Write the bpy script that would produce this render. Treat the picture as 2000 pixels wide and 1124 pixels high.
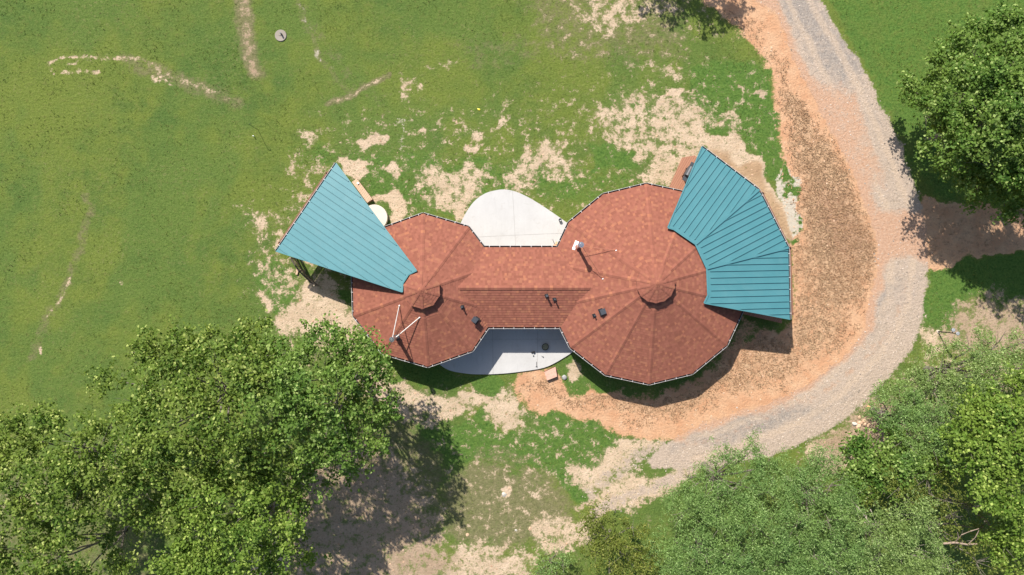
import bpy, bmesh, math, random
import numpy as np
from mathutils import Vector, Matrix
from mathutils.geometry import delaunay_2d_cdt
for o in list(bpy.data.objects): bpy.data.objects.remove(o)
SC = bpy.context.scene
COL = SC.collection
R = math.radians
# ---------------------------------------------------------------- camera, sky, sun, exposure
H, F = 48.0, 1332.0                       # flying height (m), focal length in photo pixels
cd = bpy.data.cameras.new('camera'); cam = bpy.data.objects.new('camera', cd); COL.objects.link(cam)
cam.location = (0, 0, H); cam.rotation_euler = (0, 0, 0)
cd.sensor_width = 36; cd.lens = 36*F/2000; cd.clip_end = 3000; cd.clip_start = 0.1
SC.camera = cam
L = Vector((0.405, -0.81, -1.0)).normalized()          # direction the sunlight travels
sd = bpy.data.lights.new('sun', 'SUN'); sun = bpy.data.objects.new('sun', sd); COL.objects.link(sun)
sun.rotation_euler = L.to_track_quat('-Z', 'Y').to_euler(); sun.location = (-20, 40, 60)
sd.energy = 4.8; sd.angle = R(0.55); sd.color = (1.0, 0.955, 0.89)
W = bpy.data.worlds.new('World'); SC.world = W; W.use_nodes = True
wn = W.node_tree.nodes; wl = W.node_tree.links
sky = wn.new('ShaderNodeTexSky'); sky.sky_type = 'NISHITA'; sky.sun_disc = False
sky.sun_elevation = math.asin(-L.z); sky.sun_rotation = math.atan2(-L.x, -L.y); sky.air_density = 1.0; sky.dust_density = 1.5
bgn = wn['Background']; bgn.inputs[1].default_value = 0.10; wl.new(sky.outputs[0], bgn.inputs[0])
SC.view_settings.view_transform = 'Standard'; SC.view_settings.look = 'None'
SC.view_settings.exposure = 0.48; SC.view_settings.gamma = 1

def P(px, py, z=0.0):                     # where the thing seen at a photo pixel stands, at height z
    s = (H-z)/F
    return Vector(((px-1000)*s, (562-py)*s, z))
def PP(pts, z=0.0): return [P(x, y, z) for x, y in pts]

# ---------------------------------------------------------------- node helpers
class NT:
    def __init__(s, name):
        s.m = bpy.data.materials.new(name); s.m.use_nodes = True
        s.t = s.m.node_tree; s.n = s.t.nodes; s.l = s.t.links
        s.b = s.n['Principled BSDF']
    def put(s, sock, v):
        if hasattr(v, 'links'): s.l.new(v, sock)
        elif isinstance(v, (tuple, list)) and len(v) == 3 and sock.type == 'RGBA': sock.default_value = (*v, 1)
        else: sock.default_value = v
    def math(s, op, a, b=0.0, clamp=False):
        n = s.n.new('ShaderNodeMath'); n.operation = op; n.use_clamp = clamp
        s.put(n.inputs[0], a); s.put(n.inputs[1], b); return n.outputs[0]
    def mix(s, f, a, b, blend='MIX'):
        n = s.n.new('ShaderNodeMix'); n.data_type = 'RGBA'; n.blend_type = blend
        s.put(n.inputs[0], f); s.put(n.inputs[6], a); s.put(n.inputs[7], b); return n.outputs[2]
    def coord(s, which='Object'): return s.n.new('ShaderNodeTexCoord').outputs[which]
    def mapping(s, v, scale=(1, 1, 1), rot=(0, 0, 0)):
        n = s.n.new('ShaderNodeMapping'); n.inputs['Scale'].default_value = scale; n.inputs['Rotation'].default_value = rot
        s.l.new(v, n.inputs[0]); return n.outputs[0]
    def noise(s, v, scale, detail=4, rough=0.6, dist=0.0, out=0):
        n = s.n.new('ShaderNodeTexNoise'); n.inputs['Scale'].default_value = scale; n.inputs['Detail'].default_value = detail
        n.inputs['Roughness'].default_value = rough; n.inputs['Distortion'].default_value = dist
        if v is not None: s.l.new(v, n.inputs['Vector'])
        return n.outputs[out]
    def vor(s, v, scale, out='Distance', rnd=1.0):
        n = s.n.new('ShaderNodeTexVoronoi'); n.inputs['Scale'].default_value = scale; n.inputs['Randomness'].default_value = rnd
        s.l.new(v, n.inputs['Vector']); return n.outputs[out]
    def rng(s, v, a, b, c=0.0, d=1.0):
        n = s.n.new('ShaderNodeMapRange'); n.inputs[1].default_value = a; n.inputs[2].default_value = b
        n.inputs[3].default_value = c; n.inputs[4].default_value = d; s.l.new(v, n.inputs[0]); return n.outputs[0]
    def ramp(s, v, stops):
        n = s.n.new('ShaderNodeValToRGB'); s.l.new(v, n.inputs[0]); e = n.color_ramp.elements
        while len(e) < len(stops): e.new(0.5)
        for k, (p, c) in enumerate(stops): e[k].position = p; e[k].color = (*c, 1)
        return n.outputs[0]
    def attr(s, name):
        n = s.n.new('ShaderNodeAttribute'); n.attribute_name = name; return n.outputs['Fac']
    def thr(s, a, nz, soft):              # coverage a (0..1) broken up by a 0..1 noise
        d = s.math('SUBTRACT', s.math('MULTIPLY', a, 1.0+soft), nz)
        return s.math('DIVIDE', d, soft, clamp=True)
    def bump(s, h, dist, strength=1.0):
        n = s.n.new('ShaderNodeBump'); n.inputs['Distance'].default_value = dist; n.inputs['Strength'].default_value = strength
        s.l.new(h, n.inputs['Height']); s.l.new(n.outputs[0], s.b.inputs['Normal'])
    def out(s, col, rough=0.8, spec=0.3, metal=0.0):
        s.put(s.b.inputs['Base Color'], col); s.put(s.b.inputs['Roughness'], rough)
        s.b.inputs['Specular IOR Level'].default_value = spec; s.b.inputs['Metallic'].default_value = metal
        return s.m
def simple(name, col, rough=0.6, spec=0.4, metal=0.0, var=0.18, scale=6):
    t = NT(name); v = t.coord(); n = t.noise(v, scale, 5)
    c = t.mix(t.rng(n, 0.3, 0.7), tuple(x*(1-var) for x in col), tuple(min(1, x*(1+var)) for x in col))
    return t.out(c, rough, spec, metal)

# ---------------------------------------------------------------- object helpers
def link(name, me, mat=None, parent=None, loc=None):
    o = bpy.data.objects.new(name, me); COL.objects.link(o)
    if mat is not None:
        for m in (mat if isinstance(mat, (list, tuple)) else [mat]): me.materials.append(m)
    if parent: o.parent = parent
    if loc is not None: o.location = loc
    return o
def tag(o, label, cat, group=None, kind=None):
    o['label'] = label; o['category'] = cat
    if group: o['group'] = group
    if kind: o['kind'] = kind
    return o
def struct(o, label=None, cat=None):
    o['kind'] = 'structure'
    if label: o['label'] = label
    if cat: o['category'] = cat
    return o
def empty(name, loc=(0, 0, 0)):
    o = bpy.data.objects.new(name, None); o.location = loc; o.empty_display_size = 0.3; COL.objects.link(o); return o
class MB:                                  # little mesh collector (world or local coordinates)
    def __init__(s): s.v = []; s.f = []; s.mi = []; s.uv = []; s.hasuv = False
    def face(s, pts, mi=0, uv=None):
        k = len(s.v); s.v += [tuple(p) for p in pts]; s.f.append(tuple(range(k, k+len(pts)))); s.mi.append(mi)
        if uv: s.hasuv = True
        s.uv += (uv or [(0, 0)]*len(pts))
    def box(s, c, size, rz=0.0, mi=0, M=None):
        M = M or Matrix.Translation(c) @ Matrix.Rotation(rz, 4, 'Z')
        x, y, z = size[0]/2, size[1]/2, size[2]/2
        q = [M @ Vector(p) for p in ((-x,-y,-z),(x,-y,-z),(x,y,-z),(-x,y,-z),(-x,-y,z),(x,-y,z),(x,y,z),(-x,y,z))]
        for a in ((3,2,1,0),(4,5,6,7),(0,1,5,4),(1,2,6,5),(2,3,7,6),(3,0,4,7)): s.face([q[i] for i in a], mi)
    def beam(s, a, b, w, h, mi=0):         # box section along a..b, its top face up
        a = Vector(a); b = Vector(b); d = b-a; l = d.length; x = d.normalized()
        y = Vector((0, 0, 1)).cross(x)
        if y.length < 1e-4: y = Vector((1, 0, 0))
        y.normalize(); z = x.cross(y); M = Matrix((x, y, z)).transposed().to_4x4(); M.translation = (a+b)/2
        s.box(None, (l, w, h), mi=mi, M=M)
    def tube(s, a, b, r0, r1=None, n=10, mi=0, caps=True):
        a = Vector(a); b = Vector(b); r1 = r0 if r1 is None else r1
        z = (b-a).normalized(); x = z.orthogonal().normalized(); y = z.cross(x)
        A = [a+(x*math.cos(2*math.pi*i/n)+y*math.sin(2*math.pi*i/n))*r0 for i in range(n)]
        B = [b+(x*math.cos(2*math.pi*i/n)+y*math.sin(2*math.pi*i/n))*r1 for i in range(n)]
        for i in range(n): j = (i+1) % n; s.face([A[i], A[j], B[j], B[i]], mi)
        if caps: s.face(A[::-1], mi); s.face(B, mi)
    def prism(s, pts, z0, z1, mi=0, mside=None):
        lo = [(p[0], p[1], z0) for p in pts]; hi = [(p[0], p[1], z1) for p in pts]
        s.face(hi, mi); s.face(lo[::-1], mi); n = len(pts)
        for i in range(n):
            j = (i+1) % n; s.face([lo[i], lo[j], hi[j], hi[i]], mi if mside is None else mside)
    def build(s, name, mat, parent=None, smooth=False, weld=False):
        me = bpy.data.meshes.new(name); me.from_pydata(s.v, [], s.f)
        if s.hasuv:
            l = me.uv_layers.new(name='UVMap'); l.data.foreach_set('uv', np.array(s.uv, 'f').ravel())
        me.polygons.foreach_set('material_index', s.mi)
        if weld:
            bm = bmesh.new(); bm.from_mesh(me); bmesh.ops.remove_doubles(bm, verts=bm.verts, dist=1e-4)
            bmesh.ops.recalc_face_normals(bm, faces=bm.faces); bm.to_mesh(me); bm.free()
        if smooth: me.polygons.foreach_set('use_smooth', [True]*len(me.polygons))
        me.update(); return link(name, me, mat, parent)
def ccw(pts):
    a = sum(pts[i][0]*pts[(i+1) % len(pts)][1]-pts[(i+1) % len(pts)][0]*pts[i][1] for i in range(len(pts)))
    return pts if a > 0 else pts[::-1]
def spline(pts, n=8, closed=True):         # Catmull-Rom through 2-D points
    o = []; m = len(pts)
    for i in range(m if closed else m-1):
        p = [Vector(pts[(i+k) % m] if closed else pts[min(max(i+k, 0), m-1)]) for k in (-1, 0, 1, 2)]
        for j in range(n):
            t = j/n
            o.append(0.5*((2*p[1])+(p[2]-p[0])*t+(2*p[0]-5*p[1]+4*p[2]-p[3])*t*t+(3*p[1]-p[0]-3*p[2]+p[3])*t**3))
    if not closed: o.append(Vector(pts[-1]))
    return [tuple(q) for q in o]

# ---------------------------------------------------------------- ground cover: where grass, soil, clay, straw lie (a survey in photo pixels on the ground plane)
RS = np.random.RandomState(5)
def vnoise(x, y, seed, scale):             # tiled value noise, 0..1
    g = np.random.RandomState(seed).rand(128, 128); x = x*scale; y = y*scale
    xi = np.floor(x).astype(int); yi = np.floor(y).astype(int); fx = x-xi; fy = y-yi
    fx = fx*fx*(3-2*fx); fy = fy*fy*(3-2*fy); a = xi % 128; b = yi % 128; c = (xi+1) % 128; d = (yi+1) % 128
    return (g[b, a]*(1-fx)+g[b, c]*fx)*(1-fy)+(g[d, a]*(1-fx)+g[d, c]*fx)*fy
def sdf_poly(x, y, pts):                   # signed distance, positive inside
    d2 = np.full(x.shape, 1e12); ins = np.zeros(x.shape, bool); n = len(pts)
    for i in range(n):
        x0, y0 = pts[i]; x1, y1 = pts[(i+1) % n]; ex, ey = x1-x0, y1-y0
        t = np.clip(((x-x0)*ex+(y-y0)*ey)/(ex*ex+ey*ey+1e-9), 0, 1)
        d2 = np.minimum(d2, (x-x0-t*ex)**2+(y-y0-t*ey)**2)
        c = ((y0 > y) != (y1 > y)); xx = np.where(c, ex*(y-y0)/(ey if ey else 1e-9)+x0, 0); ins ^= c & (x < xx)
    return np.where(ins, 1, -1)*np.sqrt(d2)
def dist_line(x, y, pts):
    d2 = np.full(x.shape, 1e12)
    for (x0, y0), (x1, y1) in zip(pts[:-1], pts[1:]):
        ex, ey = x1-x0, y1-y0; t = np.clip(((x-x0)*ex+(y-y0)*ey)/(ex*ex+ey*ey+1e-9), 0, 1)
        d2 = np.minimum(d2, (x-x0-t*ex)**2+(y-y0-t*ey)**2)
    return np.sqrt(d2)
ROAD = [(1465,-60),(1475,0),(1515,30),(1535,70),(1548,115),(1568,150),(1590,190),(1612,240),(1640,285),(1662,330),(1682,380),(1700,430),(1714,480),(1712,530),(1700,580),(1690,640),
        (1655,690),(1610,730),(1560,760),(1500,790),(1440,805),(1380,825),(1330,850),(1290,872),(1268,893),(1262,905),(1275,915),(1310,915),(1350,918),(1390,915),(1430,905),(1500,893),(1550,875),
        (1600,850),(1650,820),(1690,785),(1730,745),(1765,705),(1790,665),(1803,620),(1811,560),(1811,500),(1810,440),(1795,390),(1778,340),(1762,290),(1742,245),(1722,210),(1703,165),(1680,125),(1650,85),(1628,45),(1605,0),(1590,-60)]
SPUR = [(1778,395),(1800,385),(1850,392),(1900,402),(1960,412),(2040,420),(2300,430),(2300,500),(2040,485),(1980,484),(1930,492),(1880,500),(1850,512),(1822,530),(1795,520),(1770,500),(1760,450)]
CLAY = [(1340,-60),(1375,0),(1410,28),(1448,62),(1478,100),(1500,140),(1514,190),(1521,240),(1527,300),(1530,360),(1545,420),(1552,500),(1548,620),(1520,650),(1450,620),(1436,655),(1395,705),(1350,742),(1280,768),(1190,768),(1150,758),(1110,752),(1094,742),(1088,722),(1050,722),(1015,728),
        (1005,750),(1030,790),(1060,812),(1080,800),(1130,815),(1180,830),(1220,850),(1290,858),(1400,850),(1600,800),(1720,640),(1760,500),(1760,380),(1660,200),(1590,60),(1560,-60)]
# (attribute, kind, points, value, feather px)
FEAT = [
 ('bare','p',[(700,730),(860,765),(1010,750),(1035,840),(900,835),(760,815)],0.66,16),
 ('bare','p',[(620,230),(800,215),(1000,190),(1250,140),(1500,120),(1530,300),(1500,440),(1100,470),(760,460),(680,380),(600,340)],0.20,30),
 ('bare','p',[(1000,-60),(1370,-60),(1450,90),(1300,160),(1050,110)],0.15,40),
 ('bare','p',[(700,690),(1000,730),(1330,850),(1340,960),(1130,1010),(1050,1200),(850,1200),(880,1000),(840,850),(700,800)],0.23,30),
 ('bare','p',[(470,400),(560,390),(590,300),(660,300),(700,560),(720,700),(560,720),(500,600)],0.30,30),
 ('bare','p',[(1560,870),(1700,770),(1820,640),(2300,560),(2300,760),(1700,950),(1560,960)],0.35,30),
 ('clay','p',CLAY,1.0,14),
 ('straw','p',[(1400,10),(1470,60),(1530,150),(1560,230),(1600,300),(1640,400),(1680,480),(1690,560),(1660,640),(1600,700),(1540,740),(1450,770),(1380,800),(1250,820),(1100,790),(1020,760),(1060,745),(1150,765),(1280,778),(1370,740),(1430,670),(1460,630),(1540,660),(1560,480),(1545,300),(1520,170),(1470,80)],0.52,24),
 ('straw','p',[(1580,220),(1640,300),(1690,400),(1710,500),(1690,600),(1600,610),(1570,500),(1560,380),(1560,280)],0.74,30),
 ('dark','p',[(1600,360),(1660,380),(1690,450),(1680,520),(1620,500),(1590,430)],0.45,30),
 ('straw','p',[(1545,180),(1580,200),(1600,260),(1560,270),(1540,220)],0.7,12),
 ('bare','p',[(1140,225),(1190,190),(1260,175),(1330,178),(1385,200),(1400,240),(1370,270),(1330,300),(1270,325),(1200,300),(1160,262)],0.50,16),
 ('bare','p',[(1290,215),(1350,205),(1385,235),(1380,280),(1330,290),(1280,270)],0.62,18),
 ('bare','p',[(1360,175),(1400,190),(1440,225),(1470,245),(1450,262),(1400,245),(1370,215)],0.45,12),
 ('bare','p',[(1240,345),(1285,300),(1350,262),(1385,255),(1400,280),(1370,295),(1350,330),(1330,380),(1255,358)],0.62,20),
 ('bare','p',[(1355,250),(1395,258),(1430,270),(1455,300),(1500,350),(1536,390),(1555,430),(1555,500),(1530,470),(1480,380),(1425,330),(1375,290)],1.0,6),
 ('path','p',[(1380,285),(1430,300),(1470,330),(1510,370),(1538,420),(1552,480),(1552,560),(1545,500),(1520,430),(1480,375),(1430,335)],0.9,7),
 ('bare','p',[(1190,262),(1250,255),(1270,300),(1230,322),(1180,310)],0.55,14),
 ('bare','p',[(1010,300),(1060,285),(1110,300),(1150,330),(1120,365),(1065,352),(1040,392),(1000,372),(985,330)],0.52,18),
 ('bare','p',[(1060,270),(1110,280),(1100,330),(1060,330)],0.60,14),
 ('bare','p',[(800,350),(840,335),(930,335),(955,355),(940,380),(912,430),(885,435),(868,405),(835,385),(805,375)],0.60,18),
 ('bare','p',[(832,320),(870,318),(960,335),(980,370),(930,370),(850,345)],0.55,14),
 ('bare','p',[(728,380),(765,372),(800,390),(792,415),(765,436),(742,400)],0.98,8),
 ('bare','p',[(705,275),(742,256),(762,262),(748,275),(715,292)],0.85,5),
 ('bare','p',[(658,310),(685,305),(702,320),(720,330),(692,345),(668,330)],0.9,6),
 ('bare','p',[(740,322),(790,326),(812,338),(780,338)],0.75,6),
 ('bare','p',[(580,262),(618,265),(618,290),(585,295)],0.5,8),
 ('bare','p',[(575,285),(600,330),(590,370),(570,330)],0.42,12),
 ('bare','p',[(468,418),(510,410),(532,425),(525,445),(505,470),(488,450)],0.56,12),
 ('bare','p',[(520,455),(545,470),(535,500),(560,525),(580,545),(548,560),(520,520)],0.5,12),
 ('bare','p',[(700,222),(780,250),(790,262),(700,250)],0.25,12),
 ('bare','p',[(880,228),(908,224),(905,240),(885,240)],0.7,5),('bare','p',[(920,250),(940,248),(936,275),(926,270)],0.75,5),
 ('bare','p',[(905,282),(930,275),(942,285),(925,297),(905,290)],0.85,5),('bare','p',[(960,235),(990,205),(1000,215),(970,245)],0.6,6),
 ('bare','p',[(820,247),(836,250),(834,262),(822,262)],0.75,4),('bare','p',[(850,250),(862,250),(858,262)],0.75,4),
 ('bare','p',[(1090,5),(1140,0),(1160,40),(1150,90),(1120,60)],0.38,20),
 ('bare','p',[(1150,10),(1220,0),(1330,10),(1330,45),(1250,50),(1200,75),(1160,70)],0.46,22),
 ('bare','p',[(1230,150),(1290,115),(1330,130),(1370,160),(1300,170)],0.40,18),
 ('bare','p',[(1275,190),(1330,175),(1330,185),(1285,202)],0.85,3),
 ('bare','p',[(780,150),(830,148),(835,165),(800,200),(785,190)],0.36,10),('bare','p',[(840,128),(890,122),(880,138)],0.45,8),
 ('bare','p',[(1455,178),(1480,172),(1488,188),(1470,195)],0.85,5),('dark','p',[(1455,178),(1480,172),(1488,188),(1470,195)],0.5,5),
 ('bare','p',[(575,560),(600,540),(640,545),(700,560),(700,600),(690,610),(705,640),(700,690),(665,700),(620,690),(590,670),(560,660),(538,640),(535,610),(560,600)],0.78,16),
 ('bare','p',[(510,575),(535,565),(530,600),(515,605)],0.7,8),
 ('bare','p',[(700,700),(750,715),(800,750),(850,770),(920,760),(980,745),(1015,745),(1030,800),(1020,835),(960,835),(930,805),(880,790),(850,800),(780,800),(720,770),(690,730)],0.68,22),
 ('bare','p',[(960,790),(1030,790),(1030,832),(970,838)],0.75,14),
 ('lush','p',[(910,735),(960,733),(1000,738),(990,775),(960,790),(920,770)],0.95,7),
 ('bareoff','p',[(912,738),(960,736),(1000,738),(985,770),(960,782),(925,765)],0.8,8),
 ('lush','p',[(1095,700),(1125,690),(1150,730),(1240,770),(1290,775),(1380,750),(1440,640),(1440,620),(1500,640),(1500,650),(1450,690),(1390,755),(1280,795),(1190,782),(1110,765),(1095,740)],0.6,12),
 ('clayoff','p',[(1095,700),(1125,690),(1150,730),(1190,750),(1200,782),(1150,770),(1105,762),(1095,740)],0.85,7),
 ('clayoff','p',[(1170,735),(1230,755),(1290,760),(1290,785),(1200,778)],0.45,12),
 ('bare','p',[(1100,715),(1130,705),(1125,730),(1105,735)],0.7,8),
 ('clayoff','p',[(1430,625),(1490,622),(1480,680),(1440,670)],0.5,14),('clayoff','p',[(1330,740),(1400,690),(1430,650),(1430,700),(1370,755)],0.45,14),
 ('lush','p',[(750,690),(850,715),(930,735),(900,760),(860,760),(780,745)],0.7,14),
 ('bareoff','p',[(750,690),(850,715),(930,735),(880,756),(830,760),(760,730)],0.75,14),
 ('lush','p',[(780,790),(840,800),(870,840),(900,830),(930,800),(950,800),(965,840),(1040,835),(1060,800),(1130,822),(1200,845),(1215,868),(1180,912),(1150,925),(1152,990),(1115,965),(1075,935),(1000,900),(940,890),(890,910),(830,880)],0.95,12),
 ('bareoff','p',[(860,830),(900,800),(940,800),(960,838),(900,860)],0.7,10),
 ('bare','p',[(1115,905),(1165,900),(1200,860),(1260,850),(1300,860),(1250,905),(1190,940),(1140,970)],0.75,18),
 ('bare','p',[(1180,930),(1240,930),(1300,925),(1340,920),(1300,965),(1220,1000),(1170,1010),(1130,980)],0.72,18),
 ('dry','p',[(880,915),(960,900),(1060,930),(1120,970),(1130,1010),(1080,1060),(980,1080),(890,1060),(860,990)],0.85,30),
 ('dry','p',[(930,850),(1010,860),(1080,900),(1000,920),(900,900)],0.5,20),
 ('bare','p',[(1030,1035),(1070,1010),(1120,1000),(1160,1020),(1150,1060),(1120,1090),(1080,1090),(1050,1070)],0.6,20),
 ('bare','p',[(860,1075),(920,1060),(1000,1075),(1050,1090),(1050,1200),(840,1200)],0.62,26),
 ('bare','p',[(975,958),(992,955),(990,978),(978,978)],0.95,5),('bare','p',[(900,1050),(915,1045),(912,1058)],0.9,4),('bare','p',[(1040,950),(1070,955),(1068,975),(1045,965)],0.55,8),
 ('bare','p',[(560,900),(680,860),(780,880),(860,1000),(890,1100),(880,1200),(560,1200)],0.62,30),
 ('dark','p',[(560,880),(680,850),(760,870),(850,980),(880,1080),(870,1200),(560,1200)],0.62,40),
 ('dry','p',[(680,790),(800,820),(870,900),(890,1000),(860,1060),(760,1000),(640,900)],0.7,30),
 ('bare','p',[(1560,880),(1600,850),(1650,820),(1690,790),(1740,760),(1760,800),(1700,900),(1620,930),(1560,910)],0.75,20),
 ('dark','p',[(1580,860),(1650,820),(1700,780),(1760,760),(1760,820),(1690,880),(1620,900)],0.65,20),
 ('lush','p',[(1812,480),(1900,500),(2040,480),(2300,490),(2300,640),(2040,600),(1900,590),(1840,660),(1806,650)],0.8,14),
 ('bare','p',[(1850,610),(1930,580),(2300,600),(2300,760),(2000,720),(1880,690),(1840,660)],0.6,22),
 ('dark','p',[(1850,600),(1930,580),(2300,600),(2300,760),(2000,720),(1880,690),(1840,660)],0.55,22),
 ('bare','p',[(1800,655),(1850,645),(1890,655),(1860,670),(1830,700),(1800,690)],0.7,8),
 ('lush','p',[(560,280),(640,285),(700,290),(800,290),(900,300),(1000,300),(1100,330),(1250,330),(1250,360),(1100,420),(1000,380),(900,430),(830,410),(700,400),(650,330),(600,340)],0.6,30),
 ('lush','p',[(1360,120),(1440,110),(1490,140),(1515,200),(1524,270),(1530,350),(1490,345),(1440,270),(1380,250),(1350,190)],0.92,14),
 ('lush','p',[(1230,200),(1300,210),(1300,230),(1240,230)],0.7,10),
 ('lush','p',[(1150,290),(1240,290),(1250,330),(1150,330)],0.95,8),('bareoff','p',[(1150,290),(1240,290),(1245,328),(1150,326)],0.8,8),
 ('lush','p',[(520,490),(575,520),(580,590),(560,615),(520,600),(500,540)],0.8,14),('lush','p',[(690,640),(760,690),(760,740),(680,700)],0.9,12),
 ('lush','p',[(650,550),(690,565),(695,610),(655,590)],0.9,8),('bareoff','p',[(650,555),(692,565),(695,612),(655,590)],0.8,8),
 ('lush','p',[(1600,-60),(1700,-60),(2300,-60),(2300,420),(2000,420),(1860,390),(1800,380),(1760,270),(1650,80)],0.6,14),
 ('pale','p',[(1526,300),(1545,330),(1560,400),(1562,470),(1545,480),(1532,400),(1524,340)],0.85,8),
 ('weed','p',[(1528,300),(1550,340),(1563,400),(1566,500),(1556,540),(1545,470),(1534,390)],0.42,7),
 ('dry','l',[(470,-20),(478,40),(482,90),(500,140)],0.95,26),('bare','l',[(476,-20),(480,60),(484,110),(500,140)],0.42,16),('dark','l',[(476,0),(480,60),(484,110),(500,140)],0.6,20),
 ('bare','l',[(104,145),(96,128),(104,118),(125,112),(150,113)],0.60,4),('bare','l',[(130,126),(145,125)],0.85,5),('bare','l',[(150,114),(190,112),(235,120),(270,118),(330,145),(370,160)],0.38,9),('bare','l',[(370,160),(400,172),(425,182),(450,192)],0.42,8),
 ('bare','l',[(120,142),(190,140)],0.40,7),('bare','l',[(300,150),(340,162)],0.5,8),('dry','l',[(240,118),(330,145),(460,200)],0.6,24),
 ('bare','l',[(640,204),(685,186),(720,168),(758,150)],0.48,4),('dry','l',[(640,204),(685,186),(758,150)],0.9,9),
 ('dry','l',[(575,-20),(590,40),(620,100),(655,150),(690,185)],0.5,12),
 ('pale','l',[(575,-20),(590,40),(620,100),(650,140)],0.22,12),
 ('bare','l',[(95,620),(112,592),(135,548),(140,535)],0.46,5),('dry','l',[(60,700),(95,620),(140,530),(180,410),(165,380)],0.5,16),
 ('bare','l',[(78,690),(76,680)],0.6,5),('bare','l',[(238,550),(240,555)],0.5,4),
 ('dry','l',[(560,-20),(640,90),(740,200),(760,260)],0.28,26),
 ('dry','p',[(1000,-60),(1350,-60),(1350,120),(1200,130),(1050,110)],0.55,40),
 ('dry','p',[(860,80),(1060,60),(1080,130),(920,150)],0.35,30),
 ('dry','p',[(-40,900),(240,850),(330,1000),(300,1200),(-60,1200)],0.5,40),
 ('pale','p',[(775,225),(790,225),(800,290),(785,310),(772,260)],0.25,10),
 ('bare','p',[(450,1080),(560,1040),(600,1130),(450,1160)],0.6,20),('bare','p',[(0,960),(70,950),(70,1010),(0,1010)],0.45,20),
 ('gravel','p',ROAD,1.0,7),('gravel','l',[(1330,860),(1260,885),(1210,920),(1150,960)],0.5,22),('gravel','l',[(1360,915),(1300,940),(1230,970),(1160,1000)],0.62,20),('bare','l',[(1360,915),(1300,940),(1230,970),(1160,1000)],0.8,20),
 ('rclay','p',[(1530,60),(1560,150),(1620,160),(1680,190),(1690,260),(1720,330),(1700,400),(1690,440),(1640,300),(1560,170),(1500,60)],0.72,26),
 ('rclay','p',[(1700,405),(1740,420),(1800,412),(1840,430),(1850,500),(1812,520),(1780,500),(1740,500),(1700,530),(1690,460)],0.98,16),
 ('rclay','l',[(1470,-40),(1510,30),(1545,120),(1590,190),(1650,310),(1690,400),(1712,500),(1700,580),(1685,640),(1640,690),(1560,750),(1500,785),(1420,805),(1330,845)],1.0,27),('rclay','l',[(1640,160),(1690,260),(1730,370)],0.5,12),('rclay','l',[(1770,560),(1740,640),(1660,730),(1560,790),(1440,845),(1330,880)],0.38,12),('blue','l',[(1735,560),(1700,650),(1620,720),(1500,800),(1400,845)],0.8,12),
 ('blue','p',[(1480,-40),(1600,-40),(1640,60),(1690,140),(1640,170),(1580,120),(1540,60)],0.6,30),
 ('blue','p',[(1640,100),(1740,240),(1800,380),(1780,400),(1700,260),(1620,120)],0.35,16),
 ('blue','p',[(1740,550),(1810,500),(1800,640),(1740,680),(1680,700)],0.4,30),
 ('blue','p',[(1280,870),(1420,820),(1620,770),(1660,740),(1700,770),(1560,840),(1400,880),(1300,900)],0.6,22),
]
CL = [(1535,-60),(1580,40),(1632,140),(1680,230),(1722,320),(1752,410),(1762,500),(1752,590),(1706,675),(1635,750),(1545,810),(1445,850),(1350,882)]
for sg in (-1, 1):
    tr_ = []
    for i_, p_ in enumerate(CL):
        q0, q1 = Vector(CL[max(i_-1, 0)]), Vector(CL[min(i_+1, len(CL)-1)]); d_ = (q1-q0).normalized(); tr_.append((p_[0]-d_.y*21*sg, p_[1]+d_.x*21*sg))
    FEAT.append(('track', 'l', tr_, .85, 11))
def survey(X, Y):
    px = X/H*F+1000; py = 562-Y/H*F
    w1 = (vnoise(px, py, 1, 1/40.)-.5)*30+(vnoise(px, py, 2, 1/13.)-.5)*14; w2 = (vnoise(px, py, 3, 1/40.)-.5)*30+(vnoise(px, py, 4, 1/13.)-.5)*14
    qx = px+w1; qy = py+w2
    out = {k: np.zeros(X.shape) for k in ('bare','clay','straw','lush','dry','dark','pale','weed','path','gravel','blue','rclay','track','bareoff','clayoff')}
    for a, k, pts, val, fe in FEAT:
        xs = [p[0] for p in pts]; ys = [p[1] for p in pts]; m = fe*2+14
        sel = (px > min(xs)-m) & (px < max(xs)+m) & (py > min(ys)-m) & (py < max(ys)+m)
        if not sel.any(): continue
        if a == 'bare' and k == 'p':
            mn = min(max(xs)-min(xs), max(ys)-min(ys))
            if mn > 45 and val < .95: fe = max(fe, .20*mn); val *= 1.04
        fine = a in ('gravel', 'rclay') or pts is CLAY
        wf = .12 if a == 'gravel' and k == 'p' else .4 if (pts is CLAY or a == 'rclay') else .28 if k == 'l' else 1.0
        x = (px+(qx-px)*wf)[sel]; y = (py+(qy-py)*wf)[sel]
        t = np.clip(sdf_poly(x, y, pts)/(2.*fe)+.5, 0, 1) if k == 'p' else np.clip(1.15-dist_line(x, y, pts)/fe, 0, 1)
        t = t*t*(3-2*t)*val; out[a][sel] = np.maximum(out[a][sel], t)
    out['track'] *= 1-.85*out['rclay']; out['bare'] *= 1-out.pop('bareoff'); co = out.pop('clayoff'); out['clay'] *= 1-co; out['straw'] *= 1-co
    out['patch'] = .5*vnoise(px, py, 11, 1/140.)+.3*vnoise(px, py, 12, 1/55.)+.2*vnoise(px, py, 13, 1/22.)
    out['patch'] = out['patch']+np.where((px > 1600) & (py < 450), .10*np.sin((px*.86-py*.5)/7.5), 0)+.05*np.sin((px*.95+py*.3)/11+3*vnoise(px, py, 14, 1/90.))*(px < 560)
    return out
def put_attrs(me, X, Y):
    for k, v in survey(X, Y).items():
        a = me.attributes.new(k, 'FLOAT', 'POINT'); a.data.foreach_set('value', v.astype('f').ravel())

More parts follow.
